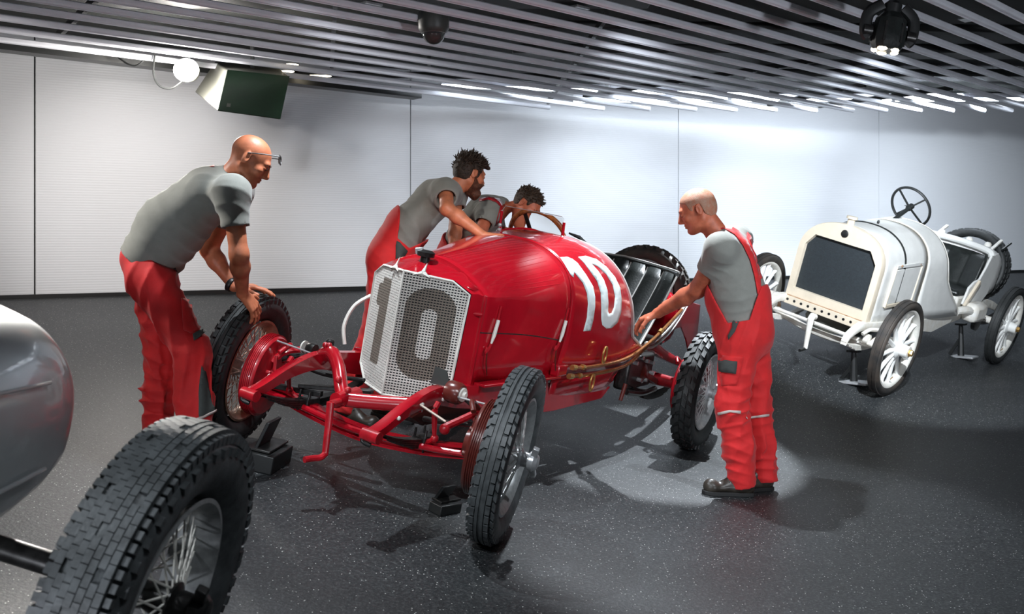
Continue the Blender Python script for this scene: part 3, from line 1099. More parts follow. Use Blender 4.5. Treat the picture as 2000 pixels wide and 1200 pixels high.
# painted race number on both flanks (the far one is the same number mirrored round)
cb = bvh_of(cowl, RED)
ONE = [(1093, 504), (1107, 503), (1117, 507), (1127, 515), (1143, 537), (1157, 560), (1161, 580), (1161, 600), (1157, 627), (1152, 646), (1138, 647), (1145, 620), (1147, 593), (1145, 573), (1137, 553), (1120, 532), (1119, 543), (1113, 537), (1102, 518)]
ZO = [(1128, 503), (1143, 501), (1163, 507), (1183, 522), (1200, 542), (1210, 563), (1213, 587), (1212, 610), (1205, 630), (1193, 641), (1183, 642), (1175, 635), (1173, 623), (1173, 600), (1172, 573), (1165, 550), (1153, 533), (1140, 515)]
ZI = [(1153, 515), (1167, 522), (1183, 537), (1195, 557), (1200, 580), (1198, 600), (1193, 612), (1188, 613), (1186, 608), (1187, 593), (1185, 567), (1178, 547), (1167, 530)]
decal('number_one', cb, ONE, 'pale', red, 0.005, tomx=RED, thick=0.0015, maxlen=8)
decal('number_zero', cb, ZO, 'pale', red, 0.005, holes=(ZI,), tomx=RED, thick=0.0015, maxlen=8)
# cockpit edge beading
half = [red_sec(yend(u), u) for u in US if u >= 0.20]
pts = half + [np.array([-p[0], p[1], p[2]]) for p in half[-2::-1]]
MB().tube(pts, 0.009, 7).build('cockpit_beading', 'piping', red)
# chassis rails with upswept ends, dumb irons at the front
for sx in (-1, 1):
    r = MB()
    path = [(-0.45, 0.435, 0.045), (-0.38, 0.455, 0.05), (-0.2, 0.525, 0.06), (0.0, 0.565, 0.085), (0.2, 0.545, 0.11), (0.45, 0.52, 0.13), (0.9, 0.48, 0.15), (1.4, 0.46, 0.16), (1.9, 0.47, 0.15), (2.3, 0.50, 0.13), (2.7, 0.62, 0.10), (3.0, 0.66, 0.09), (3.3, 0.58, 0.08), (3.75, 0.48, 0.06)]
    cc = catmull([(sx * 0.36, y, z) for y, z, h in path], 4)
    hh = np.interp([p[1] for p in cc], [a for a, b, c in path], [c for a, b, c in path])
    r.loft([[p + np.array([sx * a, 0, b * h / 2]) for a, b in ((-0.025, -1), (0.022, -1), (0.028, -0.8), (0.028, 0.8), (0.022, 1), (-0.025, 1))] for p, h in zip(cc, hh)], caps=True)
    r.build('chassis_rail', 'red', red, angle=45)
    e = MB()
    e.cyl((sx * 0.36 - 0.045, -0.45, 0.43), (sx * 0.36 + 0.045, -0.45, 0.43), 0.028, 12)
    e.build('spring_shackle', 'red_old', red)
    b = MB()
    for y, z in ((-0.30, 0.50), (-0.12, 0.545), (0.06, 0.55), (0.2, 0.56)):
        b.sphere((sx * 0.39, y, z), 0.010, 5)
    build_each(b, 'rivet', 'cream', red)
    # outer side valance under the bonnet
    v = MB()
    v.prism([(0.40, 0.40), (1.30, 0.36), (2.05, 0.36), (2.18, 0.43), (1.2, 0.47), (1.15, 0.585), (0.40, 0.585)], 0.0, 0.012, lambda u, w_, t: (sx * (0.375 + 0.04 * smooth01((u - 0.4) / 0.9) + t), u, w_))
    v.build('side_valance', 'red', red, bevel=0.003)
    fl = MB()
    fl.bar((sx * 0.39, 0.40, 0.59), (sx * 0.455, 1.19, 0.59), 0.07, 0.014)
    fl.build('bonnet_ledge', 'red', red, bevel=0.003)
    # front leaf spring
    sp = MB()
    for k in range(5):
        f = 1 - 0.16 * k
        sp.loft([[p + np.array([a, 0, b]) for a, b in ((-0.025, -0.004), (0.025, -0.004), (0.025, 0.004), (-0.025, 0.004))] for p in
                 [np.array([sx * 0.36, 0.03 + f * t * 0.46, 0.36 - 0.009 * k + 0.085 * (f * t) ** 2]) for t in np.linspace(-1, 1, 13)]], caps=True)
    sp.build('front_leaf_spring', 'dark_steel', red)
    sb = MB()
    sb.tube(catmull([(sx * 0.36 - 0.035, -0.45, 0.43), (sx * 0.36 - 0.035, -0.46, 0.40), (sx * 0.36, -0.44, 0.385)], 3), 0.012, 6)
    sb.box((sx * 0.36, 0.0, 0.345), (0.07, 0.10, 0.05))
    for dy in (-0.04, 0.04):
        sb.tube([(sx * 0.36 - 0.03, dy, 0.30), (sx * 0.36 - 0.03, dy, 0.41)], 0.007, 6)
        sb.tube([(sx * 0.36 + 0.03, dy, 0.30), (sx * 0.36 + 0.03, dy, 0.41)], 0.007, 6)
    build_each(sb, 'spring_clamp', 'dark_steel', red, bevel=0.003)
    # friction damper: drum on the rail, arm and drop link to the axle
    dmx = MB()
    dmx.lathe([(0, -0.03), (0.05, -0.03), (0.055, -0.01), (0.055, 0.03), (0.045, 0.05), (0, 0.05)], 20, Matrix.Translation((sx * 0.44, 0.06, 0.60)) @ Matrix.Scale(sx, 4, (1, 0, 0)) @ Matrix.Scale(1.0 if sx > 0 else 0.6, 4))
    dmx.build('damper_drum', 'oxblood' if sx > 0 else 'dark_steel', red)
    dc = MB().lathe([(0, 0.05), (0.034, 0.05), (0.034, 0.058), (0.018, 0.060), (0.014, 0.072), (0, 0.072)], 16, Matrix.Translation((sx * 0.44, 0.06, 0.60)) @ Matrix.Scale(sx, 4, (1, 0, 0)))
    dc.build('damper_cap', 'cream', red)
    da = MB()
    da.tube([(sx * 0.45, -0.08, 0.565), (sx * 0.45, -0.10, 0.54)], 0.014, 8)
    da.tube([(sx * 0.45, -0.10, 0.53), (sx * 0.45, -0.08, 0.46), (sx * 0.45, -0.06, 0.40)], [0.016, 0.013, 0.010], 8)
    da.sphere((sx * 0.45, -0.055, 0.39), 0.02, 6)
    da.tube([(sx * 0.45, -0.055, 0.39), (sx * 0.40, -0.03, 0.35)], 0.013, 8)
    da.sphere((sx * 0.395, -0.02, 0.345), 0.024, 6)
    da.build('damper_link', 'red_old', red)
# grey number-plate-like deflector on the near rail
MB().prism([(0.0, 0.0), (0.11, 0.0), (0.075, 0.075), (0.012, 0.085)], 0, 0.006, lambda u, v, w: (0.32 + u * 0.8, 0.03 + w + u * 0.4, 0.615 + v)).build('deflector_plate', 'cam_grey', red)
# front axle: dropped forged beam
ax = MB()
path = catmull([(-0.70, 0, 0.385), (-0.52, 0, 0.345), (-0.36, 0, 0.315), (-0.15, 0, 0.290), (0.0, 0, 0.283), (0.15, 0, 0.290), (0.36, 0, 0.315), (0.52, 0, 0.345), (0.70, 0, 0.385)], 5)
ax.loft([[p + np.array([0, b * 0.03, a * 0.034]) for a, b in ((-1, -1), (-1, 1), (-0.55, 1), (-0.4, 0.35), (0.4, 0.35), (0.55, 1), (1, 1), (1, -1), (0.55, -1), (0.4, -0.35), (-0.4, -0.35), (-0.55, -1))] for p in path], caps=True)
ax.build('front_axle', 'red', red, angle=50)
tr = MB()
tr.tube(catmull([(-0.66, -0.02, 0.335), (-0.4, -0.06, 0.335), (0, -0.075, 0.31), (0.4, -0.06, 0.335), (0.66, -0.02, 0.36)], 5), 0.016, 10)
tr.build('track_rod', 'red', red)
for sx in (-1, 1):
    k = MB()
    k.cyl((sx * 0.69, 0, 0.30), (sx * 0.70, 0, 0.50), 0.026, 12)
    k.cyl((sx * 0.69, 0, 0.41), (sx * 0.80, 0, 0.41), 0.03, 12)
    k.bar((sx * 0.67, 0.0, 0.33), (sx * 0.64, -0.03, 0.335), 0.03, 0.03)
    k.tube(catmull([(sx * 0.64, 0.0, 0.49), (sx * 0.60, 0.04, 0.55), (sx * 0.55, 0.1, 0.57)], 4), 0.018, 8)
    k.build('stub_axle', 'red_old', red)
    b = MB()
    b.tube(catmull([(sx * 0.68, 0.05, 0.47), (sx * 0.60, 0.10, 0.52), (sx * 0.48, 0.16, 0.55), (sx * 0.38, 0.22, 0.56)], 4), 0.013, 8)
    b.build('brake_shaft', 'dark_steel', red)
    b = MB().tube([(sx * 0.66, 0.02, 0.60), (sx * 0.40, 0.03, 0.585)], 0.005, 6)
    b.build('brake_cable', 'steel', red)
# arched front cross member with the starting-handle bush
cm = MB()
cm.tube(catmull([(-0.36, 0.03, 0.575), (-0.30, 0.0, 0.615), (-0.22, -0.05, 0.63), (-0.13, -0.11, 0.59), (-0.05, -0.17, 0.52), (0.0, -0.20, 0.475)], 6), 0.033, 12, flat=1.25)
cm.tube(catmull([(0.0, -0.20, 0.475), (0.10, -0.15, 0.485), (0.22, -0.09, 0.50), (0.34, -0.04, 0.52)], 5), 0.030, 12, flat=1.2)
cm.cyl((0.0, -0.26, 0.475), (0.0, -0.10, 0.49), 0.038, 14)
cm.build('cross_member', 'red', red, angle=60)
cmb = MB()
for x, y, z in ((-0.30, -0.02, 0.66), (-0.27, -0.03, 0.665), (-0.05, -0.2, 0.56), (0.03, -0.22, 0.53)):
    cmb.sphere((x, y, z), 0.017, 6)
build_each(cmb, 'cross_member_bolt', 'red_old', red)
MB().lathe([(0, 0), (0.022, 0), (0.022, 0.02), (0.016, 0.028), (0, 0.03)], 10, Matrix.Translation((-0.29, 0.0, 0.665)) @ Matrix.Rotation(-PI / 2, 4, 'Y')).build('grease_cup', 'dark_steel', red)
# starting handle
h = MB()
h.cyl((0.03, -0.34, 0.47), (0.01, -0.20, 0.475), 0.02, 12)
h.tube([(0.035, -0.345, 0.485), (0.045, -0.345, 0.38), (0.055, -0.345, 0.245)], [0.021, 0.019, 0.017], 10, flat=0.7)
h.build('starting_handle', 'red_old', red)
g = MB()
g.tube(catmull([(0.055, -0.345, 0.245), (0.052, -0.37, 0.230), (0.035, -0.40, 0.226), (0.02, -0.445, 0.222)], 4), [0.017] + [0.015] * 12, 10)
g.build('handle_grip', 'red_old', red)
# engine sump, steering arms and dark parts seen through the front
e = MB()
e.loft([[(x * w, y, z) for x, z in ((-1, 0.54), (-0.8, 0.40), (-0.3, lo), (0.3, lo), (0.8, 0.40), (1, 0.54))] for y, w, lo in ((0.36, 0.16, 0.33), (0.45, 0.22, 0.28), (1.2, 0.24, 0.27), (1.9, 0.2, 0.30), (2.3, 0.12, 0.36))], ringclosed=True, caps=True)
e.build('engine_sump', 'oxblood', red)
d = MB()
d.tube(catmull([(0.28, 0.10, 0.42), (0.38, 0.06, 0.44), (0.52, 0.02, 0.47), (0.64, 0.0, 0.50)], 4), 0.014, 8)
d.tube(catmull([(-0.60, 0.10, 0.50), (-0.40, 0.14, 0.47), (-0.15, 0.16, 0.50)], 4), 0.012, 8)
d.bar((-0.64, -0.06, 0.38), (-0.30, 0.02, 0.40), 0.035, 0.03)
d.bar((-0.42, -0.02, 0.42), (-0.05, 0.10, 0.47), 0.05, 0.02)
build_each(d, 'steering_link', 'dark_steel', red, bevel=0.004)
t = MB()
t.tube([(0.60, 0.03, 0.545), (0.52, -0.10, 0.47)], 0.018, 8)
t.sphere((0.60, 0.03, 0.56), 0.026, 7)
t.sphere((0.52, -0.10, 0.46), 0.026, 7)
t.build('steering_drop_arm', 'red_old', red)
r = MB().tube([(0.53, -0.12, 0.50), (0.34, -0.14, 0.56)], 0.006, 6)
r.build('brake_rod', 'spoke_bronze', red)
# exhaust-side copper pipes along the flank with brass ring brackets
for j, (pz, px) in enumerate(((0.655, 0.525), (0.600, 0.515))):
    path = [(px, 1.24, pz), (px, 1.5, pz - 0.015), (px + 0.01, 1.9, pz - 0.01), (px + 0.01, 2.2, pz + 0.02), (px + 0.005, 2.5, pz + 0.09), (px, 2.8, pz + 0.19), (px, 3.1, pz + 0.31)]
    if j:
        path = [(x, y, z) if y < 2.4 else (x, y, z + 0.03) for x, y, z in path]
    MB().tube(catmull(path, 5), 0.011, 10).build('copper_pipe', 'copper', red)
    n = MB()
    n.tube([(px, 1.235, pz), (px, 1.29, pz - 0.003)], 0.017, 6)
    n.tube([(px, 1.38, pz - 0.008), (px, 1.41, pz - 0.010)], 0.018, 6)
    n.tube([(px + 0.003, 2.68, pz + 0.15), (px, 2.72, pz + 0.166)], 0.018, 6)
    build_each(n, 'pipe_union', 'brass', red)
    yb = 1.66 if j == 0 else 1.56
    MB().tube([(px + 0.02, yb + 0.028 * math.cos(a), pz + (0.055 if j == 0 else -0.06) + 0.05 * math.sin(a)) for a in [2 * PI * i / 20 for i in range(20)]], 0.008, 8, closed=True).build('brass_ring', 'brass', red)
b = MB().box((0.46, 1.20, 0.63), (0.06, 0.12, 0.07))
b.build('pipe_junction_box', 'red', red, bevel=0.01)
# rear axle, springs and drive seen below the seat
ra = MB()
ra.tube([(-0.72, RED_L, Rr), (-0.12, RED_L, Rr), (0.12, RED_L, Rr), (0.72, RED_L, Rr)], [0.04, 0.055, 0.055, 0.04], 14)
ra.sphere((0, RED_L, Rr), (0.14, 0.16, 0.15), 9)
ra.build('rear_axle', 'red_old', red)
for sx in (-1, 1):
    sp = MB()
    for k in range(6):
        f = 1 - 0.14 * k
        sp.loft([[p + np.array([a, 0, b]) for a, b in ((-0.03, -0.005), (0.03, -0.005), (0.03, 0.005), (-0.03, 0.005))] for p in
                 [np.array([sx * 0.47, RED_L - 0.03 + f * t * 0.6, 0.35 - 0.011 * k + 0.10 * (f * t) ** 2]) for t in np.linspace(-1, 1, 13)]], caps=True)
    sp.build('rear_leaf_spring', 'dark_steel', red)
    d = MB()
    d.lathe([(0, -0.03), (0.07, -0.03), (0.07, 0.03), (0.03, 0.05), (0, 0.05)], 18, Matrix.Translation((sx * 0.46, 2.62, 0.50)) @ Matrix.Scale(sx, 4, (1, 0, 0)))
    d.bar((sx * 0.50, 2.62, 0.50), (sx * 0.50, 2.90, 0.42), 0.018, 0.04)
    d.tube([(sx * 0.52, 2.20, 0.47), (sx * 0.52, 2.16, 0.36)], 0.014, 8)
    build_each(d, 'rear_damper', 'oxblood', red)
    d = MB()
    d.box((sx * 0.44, 2.55, 0.52), (0.10, 0.5, 0.24))
    d.build('chassis_side_plate', 'dark_steel', red, bevel=0.02)
    n = MB()
    for y, z in ((2.36, 0.60), (2.46, 0.63), (2.58, 0.60), (2.7, 0.58), (2.62, 0.46), (2.74, 0.50), (2.5, 0.47)):
        n.cyl((sx * 0.48, y, z), (sx * 0.525, y, z), 0.014, 7)
    build_each(n, 'plate_bolt', 'steel', red)
    MB().tube(catmull([(sx * 0.50, 2.30, 0.40), (sx * 0.50, 2.6, 0.36), (sx * 0.50, 2.9, 0.37)], 4), 0.02, 8).build('torque_arm', 'dark_steel', red)
MB().box((0, 2.5, 0.60), (0.86, 0.9, 0.04)).build('cockpit_floor', 'oxblood', red)
# cockpit rim, running back from the cut-out to the tail
for sx in (-1, 1):
    rim = catmull([(sx * 0.515, 2.46, 0.735), (sx * 0.525, 2.60, 0.745), (sx * 0.53, 2.85, 0.83), (sx * 0.52, 3.10, 0.95), (sx * 0.50, 3.30, 1.06)], 5)
    MB().tube(rim, 0.013, 8).build('cockpit_rail', 'piping', red)
    MB().tube([p + np.array([sx * 0.004, 0.02, -0.035]) for p in rim], 0.009, 8).build('cockpit_lower_rail', 'steel', red)
    p = MB()
    p.prism([(2.5, 0.70), (2.62, 0.72), (2.85, 0.80), (3.1, 0.92), (3.3, 1.02), (3.75, 0.98), (3.85, 0.72), (3.7, 0.56), (3.5, 0.70), (3.25, 0.82), (2.98, 0.80), (2.75, 0.70)], 0.0, 0.012, lambda u, v, w: (sx * (0.49 + w - 0.06 * max(0, u - 3.2)), u, v))
    p.build('tail_side_panel', 'red', red, bevel=0.003)
# pleated black leather seat back, wide and reclined
def seat_pt(s, h):
    """s -1..1 across, h 0..1 bottom to top"""
    a = abs(s)
    return np.array([0.50 * s, 2.48 + 0.70 * h - 0.16 * a ** 4 - 0.10 * h * h, 0.66 + 0.55 * h + 0.03 * (1 - a) * h])


st = MB()
rows = []
for i in range(9):
    h = i / 8
    row = []
    for j in range(8 * 7 + 1):
        s = -1 + 2 * j / 56
        p = seat_pt(s, h)
        bulge = 0.034 * abs(math.sin(PI * 7 * (s + 1) / 2))
        row.append(p - np.array([0.35 * s, 0.9, -0.25]) * bulge)
    rows.append(row)
st.loft(rows, ringclosed=False)
st.build('seat_back', 'leather', red, angle=60, solid=0.02)
for k in range(8):
    s = -1 + 2 * k / 7
    MB().tube([seat_pt(s, i / 8) - np.array([0, 0.014, 0]) for i in range(9)], 0.0075, 6).build('seat_piping', 'piping', red)
MB().tube([seat_pt(-1 + 2 * i / 40, 1.0) + np.array([0, 0.0, 0.012]) for i in range(41)], 0.018, 8).build('seat_top_roll', 'leather', red)
MB().tube([seat_pt(-1 + 2 * i / 40, 1.0) + np.array([0, 0.03, 0.03]) for i in range(41)], 0.010, 8).build('seat_rim', 'piping', red)
sc = MB()
sc.loft([[(x, y, 0.70 + 0.05 * math.sin(PI * (y - 2.35) / 0.7) - 0.02 * abs(math.sin(8 * x))) for x in np.linspace(-0.44, 0.44, 15)] for y in np.linspace(2.35, 3.05, 9)], ringclosed=False)
sc.build('seat_cushion', 'leather', red, solid=0.04)
# tail: rounded tank behind the seat
tl = MB()
ringsT = []
for y, w, zb, zt in ((3.12, 0.40, 0.62, 1.08), (3.2, 0.43, 0.60, 1.12), (3.36, 0.42, 0.60, 1.10)):
    ringsT.append([(w * math.copysign(abs(math.cos(t)) ** 0.6, math.cos(t)), y, (zb + zt) / 2 + (zt - zb) / 2 * math.copysign(abs(math.sin(t)) ** 0.6, math.sin(t))) for t in [2 * PI * i / 28 for i in range(28)]])
tl.loft(ringsT, caps=True)
tl.build('tail_tank', 'red', red, angle=50)
# spare wheel strapped over the tail
smx = Matrix.Translation((0.05, 3.47, 0.985)) @ Matrix.Rotation(math.radians(-14), 4, 'X') @ Matrix.Rotation(PI / 2, 4, 'Z')
wheel(red, smx, 0.40, 0.14, 0.262, 'rubber_dust', 'rim_grey', 'spoke_steel', 'steel', 'lug', 'wire', name='spare_wheel')
# steering wheel, column, little wind deflector
swc = np.array([-0.165, 1.90, 1.325])
n = unit((0.0, 0.80, 0.60))
u1 = np.array([1.0, 0, 0])
u2 = np.cross(n, u1)
sr = 0.205
MB().tube([swc + sr * (math.cos(a) * u1 + math.sin(a) * u2) for a in [2 * PI * i / 48 for i in range(48)]], 0.015, 10, closed=True).build('steering_wheel_rim', 'wood', red)
sw = MB()
for k in range(4):
    a = PI / 4 + k * PI / 2 + 0.35
    sw.bar(swc - n * 0.03, swc + (sr - 0.005) * (math.cos(a) * u1 + math.sin(a) * u2), 0.022, 0.008, n)
sw.cyl(swc - n * 0.05, swc + n * 0.012, 0.032, 14)
sw.build('steering_wheel_spokes', 'black', red)
MB().cyl(swc - n * 0.04, swc - n * 0.55, 0.018, 10).build('steering_column', 'dark_steel', red)
fr = MB()
for x in (-0.32, 0.135):
    fr.tube([(x, 1.62, 1.335 - 0.10 * abs(x + 0.1)), (x, 1.60, 1.47)], [0.012, 0.010], 8)
fr.tube(catmull([(-0.36, 1.64, 1.30), (-0.32, 1.62, 1.335), (-0.1, 1.60, 1.385), (0.135, 1.62, 1.345), (0.30, 1.64, 1.29)], 6), 0.010, 8)
fr.build('windscreen_frame', 'red', red)
MB().tube([(-0.32, 1.60, 1.47), (-0.30, 1.60, 1.505), (0.115, 1.60, 1.505), (0.135, 1.60, 1.47)], 0.0025, 5).build('windscreen_edge', 'steel', red)
MB().add([(-0.31, 1.605, 1.37), (0.13, 1.605, 1.37), (0.13, 1.60, 1.50), (-0.31, 1.60, 1.50)], [(0, 1, 2, 3)]).build('windscreen_glass', 'glass', red, solid=0.003)
sc = MB()
for x in (0.135, -0.32):
    for dz in (0.0, 0.03):
        sc.sphere((x, 1.605, 1.345 + dz), 0.014, 6)
build_each(sc, 'windscreen_knob', 'steel', red)
MB().tube([(0.02, 1.95, 1.40), (0.09, 1.97, 1.385), (0.17, 2.0, 1.335)], [0.006, 0.013, 0.007], 8).build('hand_lever', 'black', red)
# white cable loop behind the radiator on the far side
MB().tube(catmull([(-0.375, 0.40, 0.90), (-0.43, 0.34, 0.83), (-0.445, 0.30, 0.72), (-0.42, 0.30, 0.62)], 6), 0.011, 8).build('hose', 'cream', red)


# ------------------------------------------------------------------ the white racing car
wc = thing('racing_car', 'white veteran racing car with dark flat radiator and white spoked wheels, by the wall', 'car', WHI)
RW = 0.425
for sx in (1, -1):
    for y, R in ((0, RW), (WHI_L, 0.43)):
        m = Matrix.Translation((sx * WHI_T / 2, y, R))
        if sx < 0:
            m = m @ Matrix.Rotation(PI, 4, 'Z')
        wheel(wc, m, R, 0.105, 0.335, 'rubber_dust' if y == 0 else 'rubber', 'cream', 'white', 'white', 'smooth', 'wood')


def wsec(y, n=30):
    """arched bonnet section, open at the bottom"""
    w = interp_s([(-0.02, 0.385), (0.5, 0.395), (0.95, 0.41), (1.25, 0.44), (1.6, 0.46), (2.0, 0.46)], y)
    zs = interp_s([(-0.02, 0.98), (1.0, 1.0), (1.6, 0.98), (2.0, 0.95)], y)
    zt = interp_s([(-0.02, 1.305), (0.5, 1.33), (1.0, 1.365), (1.3, 1.38), (1.6, 1.36), (2.0, 1.3)], y)
    pts = [(w, y, z) for z in np.linspace(0.52, zs, 6)]
    for i in range(1, n):
        t = PI * i / n
        c, s = math.cos(t), math.sin(t)
        pts.append((w * math.copysign(abs(c) ** (2 / 2.25), c), y, zs + (zt - zs) * s ** (2 / 2.25)))
    pts += [(-w, y, z) for z in np.linspace(zs, 0.52, 6)]
    return pts


bn = MB().loft([wsec(y) for y in np.linspace(0.0, 0.93, 10)], ringclosed=False)
bn.build('bonnet', 'white', wc, angle=35, solid=0.006)


def wend(z):
    return interp([(0.5, 2.02), (0.62, 1.92), (0.75, 1.66), (0.9, 1.46), (1.05, 1.36), (1.2, 1.30), (1.4, 1.28)], z)


cw = MB()
rings = []
for i in range(10):
    t = i / 9
    base = wsec(0.94)
    ring = []
    for p in base:
        y = lerp(0.94, wend(p[2]), t)
        q = wsec(y)[base.index(p)]
        ring.append((q[0], y, q[2]))
    rings.append(ring)
cw.loft(rings, ringclosed=False)
cw.build('scuttle', 'white', wc, angle=35, solid=0.006)
MB().tube([(p[0] * 1.004, p[1], p[2] + 0.003) for p in wsec(0.93)], 0.0028, 5).build('bonnet_seam', 'white_cream', wc)
MB().tube([(p[0] * 1.012, p[1] + 0.0, p[2] + (0.006 if p[2] > 1 else 0)) for p in wsec(0.44)], 0.008, 6, flat=1.8).build('bonnet_strap', 'leather', wc)
MB().tube([rings[-1][i] for i in range(len(rings[-1]))], 0.008, 6).build('scuttle_beading', 'white_chassis', wc)
# radiator: arched cream shell, dark core, drilled lower bar
prof = [(0.392, 0.55), (0.392, 1.0)] + [(0.392 * math.copysign(abs(math.cos(t)) ** (2 / 2.2), math.cos(t)), 1.0 + 0.315 * math.sin(t) ** (2 / 2.2)) for t in [PI * i / 22 for i in range(1, 22)]] + [(-0.392, 1.0), (-0.392, 0.55)]
core = [(0.335, 0.635), (0.335, 1.05), (0.262, 1.155), (-0.262, 1.155), (-0.335, 1.05), (-0.335, 0.635)]
shell = bmesh.new()
fv = [shell.verts.new((x, 0, z)) for x, z in prof]
cv = [shell.verts.new((x, 0, z)) for x, z in core]
for L_ in (fv, cv):
    for i in range(len(L_)):
        shell.edges.new((L_[i], L_[(i + 1) % len(L_)]))
bmesh.ops.triangle_fill(shell, edges=shell.edges[:], use_beauty=True)
me_v = [tuple(v.co) for v in shell.verts]
me_f = [tuple(v.index for v in f.verts) for f in (shell.verts.index_update(), shell.faces)[1]]
s = MB().add([(x, -0.06, z) for x, y, z in me_v], me_f)
shell.free()
n = len(prof)
s.loft([[(x, -0.06, z) for x, z in prof], [(x * 1.01, -0.045, 0.9 + (z - 0.9) * 1.012) for x, z in prof], [(x * 1.01, 0.02, 0.9 + (z - 0.9) * 1.012) for x, z in prof]])
s.loft([[(x, -0.06, z) for x, z in core], [(x * 0.99, -0.02, 0.9 + (z - 0.9) * 0.985) for x, z in core]])
s.build('radiator_shell', 'white_cream', wc, angle=30)
MB().add([(x, -0.022, z) for x, z in core], [tuple(range(6))]).build('radiator_core', 'grille_dark', wc)
MB().lathe([(0.0, -0.01), (0.032, -0.01), (0.032, 0.06), (0.048, 0.062), (0.048, 0.085), (0.0, 0.09)], 18, Matrix.Translation((0.0, -0.01, 1.31)) @ Matrix.Rotation(-PI / 2, 4, 'Y')).build('filler_cap', 'white_cream', wc, angle=30)
MB().lathe([(0.0, 0.0), (0.032, 0.0), (0.034, -0.008), (0.028, -0.012), (0.0, -0.012)], 20, Matrix.Translation((0.0, -0.06, 1.237)) @ Matrix.Rotation(PI / 2, 4, 'Z')).build('radiator_badge', 'black', wc)
MB().sphere((0.0, 0.56, 1.35), (0.012, 0.012, 0.022), 6).build('bonnet_knob', 'black', wc)
lb = MB().box((0, -0.07, 0.515), (0.80, 0.03, 0.075))
lb.build('drilled_cross_bar', 'white_cream', wc, bevel=0.004)
MB().bar((-0.40, -0.066, 0.556), (0.40, -0.066, 0.556), 0.02, 0.006).build('cross_bar_joint', 'rust', wc)
for i in range(11):
    x = -0.345 + 0.069 * i
    MB().cyl((x, -0.075, 0.518), (x, -0.0865, 0.518), 0.0125, 12).build('drilled_hole', 'black', wc)
